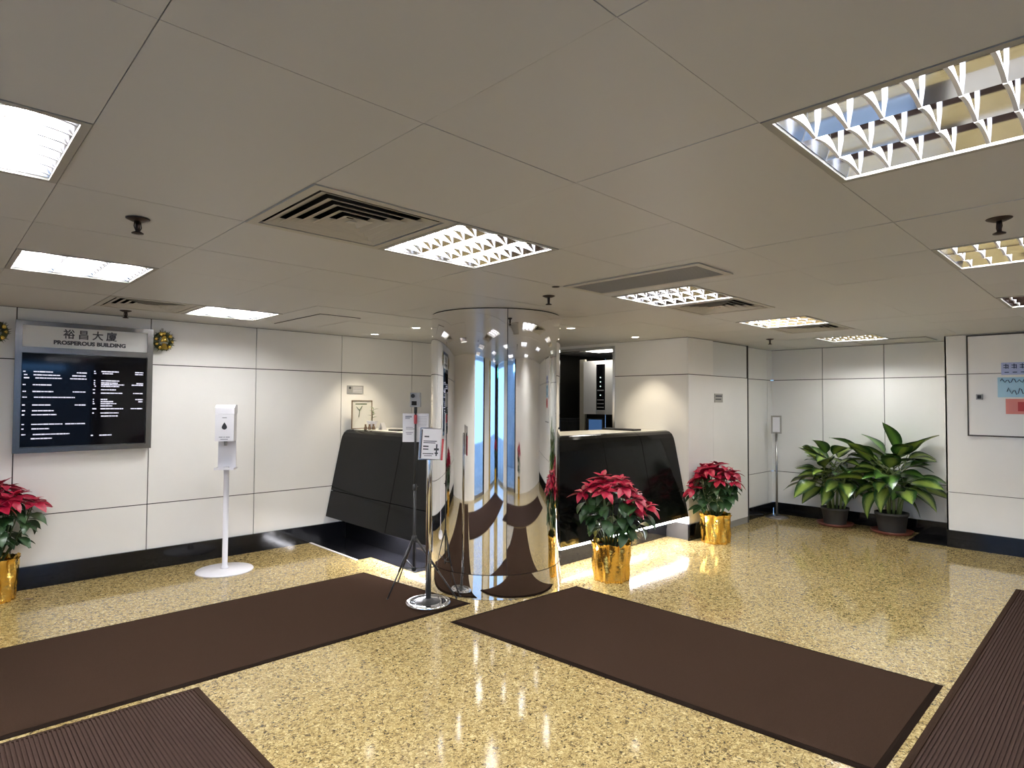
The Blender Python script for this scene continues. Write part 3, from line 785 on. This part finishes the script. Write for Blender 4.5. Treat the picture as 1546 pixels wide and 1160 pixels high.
# ------------------------------------------------------------------ thermometer tripod
TX, TY = 2.73, 3.885
t = thing('thermometer_tripod', 'black camera tripod carrying a grey wall thermometer and a white notice before the column', 'tripod', (TX, TY, 0))
def rel(x, y, z): return (x-TX, y-TY, z)
bm = B(); tube(bm, [(0, 0, 0.17), (0, 0, 0.80)], 0.011, 10); tube(bm, [(0, 0, 0.80), (0, 0, 1.40)], 0.008, 10); O('centre_post', bm, 'blackplastic', t)
bm = B(); lathe(bm, [(0.012, 0.385), (0.020, 0.39), (0.020, 0.43), (0.012, 0.44)], 12); O('hub', bm, 'blackplastic', t)
bm = B(); lathe(bm, [(0.012, 0.165), (0.016, 0.17), (0.016, 0.195), (0.012, 0.20)], 12); O('brace_hub', bm, 'blackplastic', t)
bm = B(); lathe(bm, [(0.012, 0.78), (0.016, 0.785), (0.016, 0.82), (0.010, 0.83)], 12); tube(bm, [(0.01, 0, 0.805), (0.035, 0.01, 0.805)], 0.004, 6); O('post_lock', bm, 'blackplastic', t)
for tx, ty in ((2.485, 3.868), (2.880, 3.555), (2.80, 4.20)):
    tip = Vector(rel(tx, ty, 0.008)); top = Vector((0, 0, 0.41)) + Vector((tip.x, tip.y, 0)).normalized()*0.018
    bm = B(); tube(bm, [top, top.lerp(tip, 0.55)], 0.0085, 8); tube(bm, [top.lerp(tip, 0.5), tip], 0.006, 8)
    lg = O('leg', bm, 'blackplastic', t)
    bm = B(); ball(bm, tip, 0.009, 8, 6); O('foot', bm, 'blackplastic', lg)
    bm = B(); mid = top.lerp(tip, 0.48); tube(bm, [(0, 0, 0.185), mid], 0.004, 6); O('brace', bm, 'blackplastic', t)
face = atan2(-TY, -TX) + pi/2          # local -y faces the camera
th = O('thermometer', (lambda b: (box(b, -0.038, 0.038, -0.018, 0.018, -0.055, 0.055), b)[1])(B()), 'greyplastic', t, (0, 0, 1.475), (0, 0, face-0.35), bev=0.010)
bm = B(); lathe(bm, [(0.014, -0.004), (0.016, 0.004)], 14); o = O('sensor', bm, 'blackplastic', th, (-0.014, -0.0215, 0.030), (pi/2, 0, 0))
BX('display', (-0.026, 0.014, -0.0195, -0.0182, -0.042, -0.010), 'screen', th)
bm = B(); tube(bm, [(0, 0, 1.37), (0, 0, 1.425)], 0.012, 10); O('ball_head', bm, 'blackplastic', t)
bm = B(); lathe(bm, [(0.0105, 1.29), (0.0125, 1.30), (0.0125, 1.35), (0.0105, 1.36)], 10); o = O('grip', bm, 'redink', t); o['label'] = 'dark red grip on the post'
pn = O('notice_sheet', (lambda b: (box(b, -0.100, 0.100, 0.0135, 0.0155, 1.150, 1.370), b)[1])(B()), 'paper', t, (0, 0, 0), (0, 0, face-0.12))
pn['label'] = 'white printed notice sheet'
bm = B()
for a, b, z, h_ in ((-0.08, -0.03, 1.345, 0.007), (-0.08, -0.045, 1.332, 0.004), (-0.075, -0.02, 1.262, 0.003), (-0.075, -0.01, 1.250, 0.003), (-0.075, -0.02, 1.222, 0.003), (-0.07, -0.03, 1.210, 0.003)):
    box(bm, a, b, 0.0128, 0.0134, z-h_, z+h_)
for k in range(9): box(bm, 0.02, 0.085, 0.0128, 0.0134, 1.345-k*0.009-0.0015, 1.345-k*0.009+0.0015)
O('printed_lines', bm, 'greyink', pn)

# ------------------------------------------------------------------ chrome sign stand beside the column
SX, SY = 2.645, 3.585
t = thing('sign_stand', 'chrome post sign stand with a framed white notice beside the mirrored column', 'sign stand', (SX, SY, 0))
bm = B(); lathe(bm, [(0.158, 0.010), (0.162, 0.016), (0.158, 0.030), (0.134, 0.034), (0.130, 0.026)], 40); O('base_ring', bm, 'chrome2', t)
bm = B(); lathe(bm, [(0.134, 0.010), (0.130, 0.024), (0.05, 0.028), (0.034, 0.043), (0.024, 0.05)], 40); o = O('base', bm, 'blackplastic', t); o['label'] = 'glossy black weight inside the chrome ring'
bm = B(); lathe(bm, [(0.021, 0.045), (0.021, 1.20), (0.016, 1.215)], 20); O('pole', bm, 'chrome2', t)
face2 = atan2(-SY, -SX) + pi/2
fr = O('sign_frame', (lambda b: (box(b, -0.088, 0.078, -0.040, -0.030, 1.045, 1.275), b)[1])(B()), 'chrome2', t, tuple(Matrix.Rotation(face2+0.30, 3, 'Z') @ Vector((-1.16*sin(0.06), 0, 0))), (0.0, 0.06, face2+0.30), bev=0.002)
pp = BX('paper', (-0.079, 0.070, -0.0415, -0.0402, 1.053, 1.268), 'paper', fr)
bm = B()
box(bm, -0.079, -0.070, -0.0422, -0.0416, 1.055, 1.262)
for a, b, z, h_ in ((-0.055, -0.02, 1.212, 0.005), (-0.06, 0.04, 1.18, 0.003), (-0.06, 0.03, 1.168, 0.003), (-0.06, -0.02, 1.142, 0.005), (-0.06, -0.02, 1.122, 0.004), (-0.06, 0.02, 1.09, 0.003), (-0.05, 0.01, 1.075, 0.002)):
    box(bm, a, b, -0.0422, -0.0416, z-h_, z+h_)
box(bm, 0.036, 0.046, -0.0422, -0.0416, 1.075, 1.160); box(bm, 0.022, 0.058, -0.0422, -0.0416, 1.115, 1.130); box(bm, 0.028, 0.054, -0.0422, -0.0416, 1.090, 1.100)
O('printed_lines', bm, 'ink', pp)
o = BX('side_edge', (0.0785, 0.092, -0.042, -0.028, 1.045, 1.200), 'redink', fr); o['label'] = 'dark red side strip'

# distant sign stand in the corner
t = thing('sign_stand', 'slim steel sign stand with a small upright frame in the far corner', 'sign stand', (7.90, 3.262, 0))
bm = B(); lathe(bm, [(0.135, 0.0), (0.140, 0.006), (0.120, 0.016), (0.02, 0.026)], 32); O('base', bm, 'steel', t)
bm = B(); lathe(bm, [(0.014, 0.024), (0.014, 1.10)], 14); O('pole', bm, 'steel', t)
f3 = atan2(-3.262, -7.9)+pi/2
fr = O('sign_frame', (lambda b: (box(b, -0.062, 0.062, -0.012, 0.012, 1.075, 1.305), b)[1])(B()), 'greymetal', t, (0, 0, 0), (0, 0, f3), bev=0.002)
BX('paper', (-0.042, 0.042, -0.0135, -0.0122, 1.095, 1.285), 'paper', fr)

# ------------------------------------------------------------------ mats
def quad_mat(name, label, c, mt='matt', group=None, ribs=None, edge=0.03):
    t = thing(name, label, 'mat', (0, 0, 0), 0, group)
    top = 0.009
    def P_(u, v, z):
        x = (c[0][0]*(1-u)+c[1][0]*u)*(1-v) + (c[3][0]*(1-u)+c[2][0]*u)*v
        y = (c[0][1]*(1-u)+c[1][1]*u)*(1-v) + (c[3][1]*(1-u)+c[2][1]*u)*v
        return (x, y, z)
    lu = (Vector(c[1])-Vector(c[0])).length; lv = (Vector(c[3])-Vector(c[0])).length
    eu, ev = edge/lu, edge/lv
    # bevelled rubber border
    bm = B()
    def ring(u, v, z): return [bm.verts.new(P_(a, b, z)) for a, b in ((u, v), (1-u, v), (1-u, 1-v), (u, 1-v))]
    r = [ring(0, 0, 0.0005), ring(0, 0, 0.003), ring(eu*0.6, ev*0.6, 0.0075), ring(eu, ev, 0.0075), ring(eu, ev, 0.0005)]
    for a, b in zip(r, r[1:]+r[:1]):
        for q in range(4): bm.faces.new((a[q], a[(q+1) % 4], b[(q+1) % 4], b[q]))
    O('rubber_edge', bm, 'rubber' if not ribs else 'matt', t)
    bm = B()
    if not ribs:
        lo = [bm.verts.new(P_(a, b, 0.001)) for a, b in ((eu, ev), (1-eu, ev), (1-eu, 1-ev), (eu, 1-ev))]
        hi = [bm.verts.new(P_(a, b, top)) for a, b in ((eu, ev), (1-eu, ev), (1-eu, 1-ev), (eu, 1-ev))]
        bm.faces.new(hi); bm.faces.new(lo[::-1])
        for q in range(4): bm.faces.new((lo[q], lo[(q+1) % 4], hi[(q+1) % 4], hi[q]))
        O('pile', bm, mt, t)
    else:
        n = int(lu/ribs); u0, u1 = eu, 1-eu
        prev = None
        for k in range(n):
            ua = u0+(u1-u0)*k/n
            for fu, z in ((0.0, 0.0035), (0.12, 0.010), (0.55, 0.010), (0.67, 0.0035)):
                uu = ua+(u1-u0)*fu/n
                cur = [bm.verts.new(P_(uu, ev, z)), bm.verts.new(P_(uu, 1-ev, z))]
                if prev: bm.faces.new((prev[0], cur[0], cur[1], prev[1]))
                prev = cur
        stuff(O('ribs', bm, mt, t))
        bm = B(); bm.faces.new([bm.verts.new(P_(a, b, 0.0033)) for a, b in ((eu*0.9, ev*0.9), (1-eu*0.9, ev*0.9), (1-eu*0.9, 1-ev*0.9), (eu*0.9, 1-ev*0.9))])
        O('backing', bm, 'matt', t)
    return t
g = 'plain brown runner mats'
quad_mat('floor_mat', 'long plain brown runner mat along the left wall up to the column', [(-1.2, 3.43), (2.885, 3.395), (2.738, 4.632), (-1.2, 4.69)])
quad_mat('floor_mat', 'plain brown runner mat lying from the column toward the lower right', [(2.735, 0.735), (3.842, 0.735), (3.765, 3.142), (2.545, 3.208)])
quad_mat('ribbed_mat', 'ribbed brown entrance mat butting against the long runner', [(-0.55, -0.6), (1.035, -0.6), (1.044, 3.362), (-0.55, 3.414)], 'matr', ribs=0.0165)
def ribbed_x():
    # ribs run along x: rotate the corner order so that u runs across y
    quad_mat('ribbed_mat', 'ribbed brown entrance mat along the right picture edge', [(1.6, -0.75), (1.6, 0.694), (6.262, 0.708), (6.262, -0.75)], 'matr', ribs=0.0165)
ribbed_x()

# ------------------------------------------------------------------ leaves and plants
def leaf(name, L, W, droop, mt, n=6, fold=0.25, tipw=0.9, wavy=0.0, stalk=0.0):
    """leaf growing along +x from the origin, drooping in -z; 2 strips either side of the midrib"""
    bm = B(); uvl = bm.loops.layers.uv.new('UVMap'); rows_ = []; uvs = {}
    for k in range(n+1):
        s = k/n
        wd = W*(sin(pi*min(1, s**tipw*0.97+0.03)))**0.85
        ang = -droop*s
        x = L*s*(1-0.25*droop*s*abs(droop)) ; z = -droop*L*0.5*s*s + 0.0
        rr = []
        for q, u in ((-1, -1), (-0.5, -0.5), (0, 0), (0.5, 0.5), (1, 1)):
            zz = z + abs(q)*wd*fold*0.5 + wavy*W*sin(s*9+q*2)*abs(q)
            v = bm.verts.new((x, q*wd*0.5, zz)); uvs[v] = (u, s); rr.append(v)
        rows_.append(rr)
    for a, b in zip(rows_, rows_[1:]):
        for q in range(4):
            f = bm.faces.new((a[q], a[q+1], b[q+1], b[q])); f.smooth = True
            for lp in f.loops: lp[uvl].uv = uvs[lp.vert]
    me = bpy.data.meshes.new(name); bm.to_mesh(me); bm.free(); me.materials.append(M[mt])
    return me
BR = [leaf('bract', 0.125, 0.062, d, 'bract', 5, 0.2, 0.85) for d in (0.25, 0.55, 0.85)]
BRs = [leaf('small_bract', 0.075, 0.040, d, 'bract', 4, 0.3, 0.85) for d in (0.1, 0.4)]
PL = [leaf('green_leaf', 0.135, 0.075, d, 'pleaf', 5, 0.2, 0.8) for d in (0.4, 0.8, 1.1)]
def orient(o, p, az, el, roll=0.0, s=1.0, lim=None, L=0.13):
    if lim:                       # turn a leaf that would grow into a wall back along it
        for ax, mx in lim:
            d = (cos(az), sin(az))[ax]*cos(el)*L*s
            if p[ax] + d > mx:
                need = max(-0.6, min(1, (mx-p[ax])/(L*s)))
                if ax == 1: az = math.asin(need) if cos(az) >= 0 else pi - math.asin(need)
                else: az = math.acos(need) * (1 if sin(az) >= 0 else -1)
    R_ = Matrix.Rotation(az, 4, 'Z') @ Matrix.Rotation(-el, 4, 'Y') @ Matrix.Rotation(roll, 4, 'X')
    o.matrix_local = Matrix.Translation(p) @ R_ @ Matrix.Scale(s, 4)
def foil_pot(rnd, rb=0.140, rt=0.150, h=0.30):
    bm = B(); n = 72; prof_ = [(0.0, 0.0)] + [(k/12, k/12) for k in range(13)] 
    rings = []
    ph = [rnd.uniform(0, 2*pi) for _ in range(5)]
    def rad(a, tz):
        # foil gathered in slanting folds
        f = 0.016*abs(sin(3*a + 1.8*tz + ph[0]))**0.5 + 0.011*sin(8*a - 3.4*tz + ph[1]) + 0.006*sin(15*a + 5*tz + ph[2])
        base = rb + (rt-rb)*tz
        if tz > 0.93: base += 0.010
        return base + f*(0.7+0.3*tz) - 0.010
    for k in range(15):
        tz = k/14
        rings.append([bm.verts.new((rad(2*pi*q/n, tz)*cos(2*pi*q/n), rad(2*pi*q/n, tz)*sin(2*pi*q/n), h*tz + (0.005*sin(9*2*pi*q/n+ph[3])+0.004*sin(23*2*pi*q/n+ph[4]) if k == 14 else 0))) for q in range(n)])
    for a, b in zip(rings, rings[1:]):
        for q in range(n):
            f = bm.faces.new((a[q], a[(q+1) % n], b[(q+1) % n], b[q])); f.smooth = True
    bm.faces.new(rings[0][::-1])
    return mesh(bm, 'foil_wrap', 'gold')
def poinsettia(loc, label, seed, R=0.30, htop=0.86, heads=11, extra=(), hpot=0.31, lim=None):
    rnd = random.Random(seed)
    t = thing('poinsettia', label, 'plant', (loc[0], loc[1], 0), 0, 'red poinsettias in gold foil')
    obj('foil_wrap', foil_pot(rnd, h=hpot), t)
    bm = B(); lathe(bm, [(0.001, hpot-0.035), (0.125, hpot-0.04)], 24, cap=False); O('soil', bm, 'soil', t)
    pts = []
    for k in range(heads):
        r = R*0.80*sqrt((k+0.35)/heads); a = k*2.39996 + rnd.uniform(-.25, .25)
        z = htop - 0.035 - 0.20*(r/R)**2 + rnd.uniform(-0.035, 0.02)
        q_ = Vector((r*cos(a), r*sin(a), z))
        for ax, mx in (lim or ()): q_[ax] = min(q_[ax], mx-0.05)
        pts.append(q_)
    pts += [Vector(e) for e in extra]
    for p in pts:
        out = Vector((p.x, p.y, 0)); base = Vector((p.x*0.22, p.y*0.22, hpot-0.04))
        bm = B(); tube(bm, [base, base.lerp(p, 0.55)+out*0.12, p], 0.0055, 6, 0.004); O('stem', bm, 'stem', t)
        a0 = rnd.uniform(0, 2*pi); nb = rnd.choice((6, 7, 7))
        az_out = atan2(p.y, p.x); lean = min(0.6, out.length/R*0.55)
        for q in range(nb):
            az = a0 + 2*pi*q/nb + rnd.uniform(-.2, .2)
            el = rnd.uniform(-0.15, 0.30) - lean*cos(az-az_out)
            o = obj('bract', rnd.choice(BR), t)
            orient(o, p+Vector((0, 0, -0.008)), az, el, rnd.uniform(-.35, .35), rnd.uniform(0.95, 1.25), lim)
        for q in range(4):
            az = a0 + 0.4 + 2*pi*q/4 + rnd.uniform(-.2, .2)
            o = obj('bract', rnd.choice(BRs), t)
            orient(o, p+Vector((0, 0, 0.004)), az, rnd.uniform(0.25, 0.7)-lean*0.6*cos(az-az_out), rnd.uniform(-.3, .3), rnd.uniform(0.9, 1.2), lim)
        for q in range(6):
            s = rnd.uniform(0.30, 0.92); pos = base.lerp(p, s) + out*0.10*(s*(1-s)*4)
            az = az_out + rnd.uniform(-1.5, 1.5)
            o = obj('leaf', rnd.choice(PL), t)
            orient(o, pos, az, rnd.uniform(-0.55, 0.15), rnd.uniform(-.4, .4), rnd.uniform(0.85, 1.2), lim)
    return t
poinsettia((4.135, 3.075), 'red poinsettia in gold foil directly before the right desk front and column', 5, R=0.32, htop=0.87, heads=17, extra=((0.16, -0.26, 0.62), (0.05, -0.2, 0.60)))
poinsettia((6.04, 3.14), 'compact red poinsettia in gold foil by the wall pier and door', 21, R=0.30, htop=0.84, heads=17, extra=((-0.27, 0.12, 0.58),), hpot=0.30, lim=((1, 0.195),))
poinsettia((0.385, 5.80), 'red poinsettia in gold foil under the directory board, cut by the picture edge', 9, R=0.34, htop=0.86, heads=17, lim=((1, 0.17),))
poinsettia((-0.95, -1.1), 'red poinsettia in gold foil near the street entrance, seen mirrored in the column', 31, R=0.30, htop=0.84, heads=8)
poinsettia((3.1, -1.5), 'red poinsettia in gold foil by the street front, seen mirrored in the column', 33, R=0.30, htop=0.84, heads=8)

DL = [leaf('cane_leaf', 0.37, 0.20, d, 'dleaf', 8, 0.22, 0.8, 0.02) for d in (0.45, 0.85, 1.15)] + [leaf('cane_leaf', 0.34, 0.185, d, 'dleaf2', 8, 0.22, 0.8, 0.02) for d in (0.6, 1.0)]
def dumb_cane(loc, label, seed, ht, n, Rs, potr, poth, toward=None, hand=()):
    rnd = random.Random(seed)
    t = thing('dumb_cane', label, 'plant', (loc[0], loc[1], 0), 0, 'variegated dumb canes in the corner')
    bm = B(); lathe(bm, [(potr*0.80, 0.022), (potr*0.82, 0.03), (potr*0.97, poth-0.03), (potr*1.03, poth-0.03), (potr*1.04, poth), (potr*0.94, poth), (potr*0.90, poth-0.05), (0.001, poth-0.05)], 28); O('pot', bm, 'pot', t)
    bm = B(); lathe(bm, [(0.001, poth-0.047), (potr*0.9, poth-0.045)], 20, cap=False); O('soil', bm, 'soil', t)
    canes = []
    for k in range(7):
        a = k*0.9+rnd.uniform(-.3, .3); r = rnd.uniform(0.03, potr*0.6)
        b0 = Vector((r*cos(a), r*sin(a), poth-0.05)); tp = Vector((r*2.0*cos(a), r*2.0*sin(a), rnd.uniform(0.45, 0.62)*ht))
        bm = B(); tube(bm, [b0, b0.lerp(tp, 0.5)+Vector((rnd.uniform(-.02, .02), rnd.uniform(-.02, .02), 0)), tp], 0.016, 8, 0.011); O('cane', bm, 'dstem', t); canes.append(tp)
    specs = []
    for k in range(n):
        # whorled fans: low leaves droop, high ones stand
        h_ = (k+0.5)/n
        az = k*2.39996 + rnd.uniform(-.35, .35)
        specs.append((az, h_, None))
    for az, h_, el in specs + [(a_, b_, c_) for a_, b_, c_ in hand]:
        tp = rnd.choice(canes)
        z0 = poth + (0.20 + 0.42*h_)*(ht-poth)
        root = Vector((tp.x*0.8, tp.y*0.8, z0))
        e = el if el is not None else -0.25 + 1.25*h_**1.3 + rnd.uniform(-.2, .2)
        L = rnd.uniform(0.10, 0.22)*Rs
        d = Vector((cos(az)*cos(max(e, 0.35)), sin(az)*cos(max(e, 0.35)), sin(max(e, 0.45))))
        tip = root + d*L
        tip.x = min(tip.x, XB-0.15-loc[0])
        # keep clear of the walls behind
        wx = loc[0]+tip.x
        bm = B(); tube(bm, [root, root.lerp(tip, 0.5)+Vector((0, 0, 0.012)), tip], 0.006, 6, 0.004); O('petiole', bm, 'dstem', t)
        s = rnd.uniform(0.80, 1.12)*Rs
        o = obj('leaf', DL[rnd.randrange(len(DL))], t)
        orient(o, tip, az, e, rnd.uniform(-.5, .5), s, ((0, XB-0.07-loc[0]),), 0.37)
    return t
def saucer(loc, r, label):
    bm = B(); lathe(bm, [(r*0.86, 0.0), (r*0.90, 0.006), (r, 0.035), (r*0.97, 0.036), (r*0.86, 0.021), (0.001, 0.020)], 32)
    return tag(O('saucer', bm, 'saucer', None, (loc[0], loc[1], 0)), label, 'saucer', 'terracotta saucers under the corner plants')
p1, p2 = (7.945, 2.585), (7.945, 1.985)
saucer(p1, 0.205, 'terracotta saucer under the shorter corner plant'); saucer(p2, 0.215, 'terracotta saucer under the taller corner plant')
dumb_cane(p1, 'shorter variegated dumb cane in a grey pot, nearer the corner sign stand', 41, 1.04, 52, 0.92, 0.150, 0.215)
dumb_cane(p2, 'taller variegated dumb cane in a grey pot, nearer the boxed-out wall', 47, 1.08, 50, 1.02, 0.165, 0.235, hand=((2.6, 1.0, 1.35), (-2.4, 0.95, 0.95), (-1.9, 0.9, 0.55), (3.0, 0.85, 0.9)))

# ------------------------------------------------------------------ small things on and around the desk
zt = 1.1612
t = tag(BX('wall_plaque', (3.305, 3.505, YL-0.006, YL-0.001, 1.545, 1.632), 'greyplastic', None, bev=0.002), 'small grey plaque on the left wall above the desk end', 'sign')
bm = B(); lathe(bm, [(0.014, -0.0005), (0.014, 0.0005)], 14); o = O('plaque_dot', bm, 'ink', t, (3.340, YL-0.0067, 1.606), (pi/2, 0, 0))
bm = B()
for k in range(4): box(bm, 3.375, 3.49, YL-0.0066, YL-0.0061, 1.560+k*0.017, 1.566+k*0.017)
O('printed_lines', bm, 'paper', t)
t = thing('display_stand', 'thin brown upright frame on the desk end by the left wall', 'frame', (3.44, 5.90, zt))
bm = B(); box(bm, -0.125, -0.117, -0.006, 0.006, 0, 0.31); box(bm, 0.117, 0.125, -0.006, 0.006, 0, 0.31); box(bm, -0.117, 0.117, -0.006, 0.006, 0.302, 0.31); box(bm, -0.117, 0.117, -0.006, 0.006, 0, 0.008)
O('frame', bm, 'wood', t); BX('backing', (-0.117, 0.117, 0.0, 0.003, 0.008, 0.302), 'worktop', t)
bm = B()
tube(bm, [(-0.04, -0.004, 0.13), (-0.03, -0.004, 0.20), (0.0, -0.004, 0.25)], 0.003, 5); tube(bm, [(-0.03, -0.004, 0.2), (-0.07, -0.004, 0.24)], 0.003, 5); box(bm, -0.08, 0.06, -0.0015, -0.0002, 0.265, 0.275)
O('drawing', bm, 'stem', t)
t = thing('potted_seedling', 'white pot with a thin green sprig on the desk end', 'plant', (3.46, 5.72, zt))
bm = B(); lathe(bm, [(0.036, 0.0), (0.045, 0.05), (0.060, 0.085), (0.062, 0.09), (0.05, 0.088), (0.001, 0.08)], 20); O('pot', bm, 'white', t)
bm = B(); tube(bm, [(0, 0, 0.08), (0.005, 0, 0.16), (0.015, 0, 0.23)], 0.004, 6, 0.002); O('stem', bm, 'stem', t)
sl = leaf('sprig_leaf', 0.07, 0.03, 0.5, 'dleaf', 4)
for k in range(7):
    o = obj('leaf', sl, t); orient(o, Vector((0.006+0.001*k, 0, 0.12+0.017*k)), k*2.4, 0.5, 0, 0.9)
for k, (x, lab) in enumerate(((3.345, 'small dark brown figurine nearest the left wall frame edge'), (3.393, 'small dark brown figurine in the middle of the three on the desk'), (3.440, 'small dark brown figurine beside the white seedling pot'))):
    t = thing('figurine', lab, 'figurine', (x, 5.66, zt), 0, 'brown figurines on the desk end')
    bm = B(); lathe(bm, [(0.014, 0.0), (0.018, 0.012), (0.015, 0.03), (0.008, 0.04)], 12); O('body', bm, 'wood', t)
    bm = B(); ball(bm, (0, 0, 0.049), 0.011, 10, 8); O('head', bm, 'wood', t)
t = thing('tent_card', 'folded white card standing beside the seedling on the desk', 'card', (3.50, 5.58, zt), 0.5)
bm = B(); A = [bm.verts.new(p) for p in ((-0.04, -0.03, 0), (0.04, -0.03, 0), (0.04, 0, 0.075), (-0.04, 0, 0.075), (-0.04, 0.03, 0), (0.04, 0.03, 0))]
bm.faces.new((A[0], A[1], A[2], A[3])); bm.faces.new((A[3], A[2], A[5], A[4])); o = O('card', bm, 'paper', t)
mdf = o.modifiers.new('thickness', 'SOLIDIFY'); mdf.thickness = 0.0015
t = tag(BX('pen_tray', (3.42, 3.52, 5.18, 5.34, zt, zt+0.016), 'blackplastic', None, bev=0.003), 'flat black tray on the left desk wing', 'tray')
t = tag(BX('keyboard', (5.42, 5.56, 3.74, 4.16, zt, zt+0.018), 'blackplastic', None, bev=0.003), 'flat dark keyboard on the right desk wing under the lit wall', 'keyboard')

# flat colour patches with dark marks, plus reader, on the access door of the boxed-out wall
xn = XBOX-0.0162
t = tag(BX('colour_patch', (xn-0.003, xn, 0.52, 0.942, 1.755, 1.875), 'bluepatch', None), 'pale blue patch with dark marks, topmost on the access door', 'notice')
bm = B()
for k in range(6):
    yc = 0.905 - k*0.062
    box(bm, xn-0.0038, xn-0.0031, yc-0.020, yc+0.020, 1.845, 1.853); box(bm, xn-0.0038, xn-0.0031, yc-0.020, yc+0.020, 1.822, 1.829); box(bm, xn-0.0038, xn-0.0031, yc-0.004, yc+0.004, 1.815, 1.862); box(bm, xn-0.0038, xn-0.0031, yc-0.020, yc-0.013, 1.815, 1.855)
    box(bm, xn-0.0038, xn-0.0031, yc-0.022, yc+0.012, 1.775, 1.783)
O('dark_marks', bm, 'navy', t)
t = tag(BX('colour_patch', (xn-0.003, xn, 0.50, 0.972, 1.535, 1.730), 'cyanpatch', None), 'light blue patch with dark wavy lines on the access door', 'notice')
bm = B()
def scrawl(y0, z0, n, amp, step):
    pts = [(xn-0.0045, y0-step*k, z0+amp*sin(k*1.7)+amp*0.4*sin(k*0.9)) for k in range(n)]
    tube(bm, pts, 0.0035, 5)
scrawl(0.95, 1.695, 34, 0.018, 0.012); scrawl(0.90, 1.59, 30, 0.028, 0.012)
O('wavy_marks', bm, 'navy', t)
t = tag(BX('colour_patch', (xn-0.003, xn, 0.50, 0.912, 1.372, 1.520), 'redpatch', None), 'pale red patch below the light blue one on the access door', 'notice')
bm = B(); box(bm, xn-0.0038, xn-0.0031, 0.60, 0.82, 1.40, 1.49); O('red_block', bm, 'redink', t)
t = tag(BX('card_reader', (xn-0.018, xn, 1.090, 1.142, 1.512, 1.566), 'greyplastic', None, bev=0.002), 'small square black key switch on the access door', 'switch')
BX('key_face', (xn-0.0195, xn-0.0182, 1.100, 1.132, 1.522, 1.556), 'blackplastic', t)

# exit sign and blue shop sign mirrored in column and panels
t = thing('exit_sign', 'green lit exit sign hanging near the street entrance, seen mirrored in the column', 'sign', (-0.35, -0.9, 0), 0.785)
BX('case', (-0.18, 0.18, -0.02, 0.02, 1.86, 2.02), 'exitg', t); BX('rod', (-0.008, 0.008, -0.008, 0.008, 2.02, H-0.002), 'steel', t)
e = obj('lettering', text_mesh('EXIT', 0.11, 0.001, 0.002), t, (0, 0.0215, 1.94), (pi/2, 0, pi)); e.data.materials.append(M['exitw'])
t = thing('shop_sign', 'long blue lit shop fascia across the street, mirrored in the wall panels', 'sign', (1.8, -5.9, 0))
BX('fascia', (-0.62, 0.62, -0.1, 0, 2.16, 2.34), 'streetblue', t); BX('shopfront', (-3.2, 3.2, -0.5, -0.1, -0.05, 3.4), 'facade', t)

# dry leaf fallen on the granite by the left baseboard
lf = leaf('fallen_leaf', 0.075, 0.03, 0.1, 'dleaf2', 4); lf.materials.clear(); lf.materials.append(M['wood'])
o = obj('fallen_leaf', lf, None, (0.565, 5.69, 0.006), (0, 0, -0.8)); tag(o, 'small dry brown leaf on the granite beside the gold pot', 'leaf')
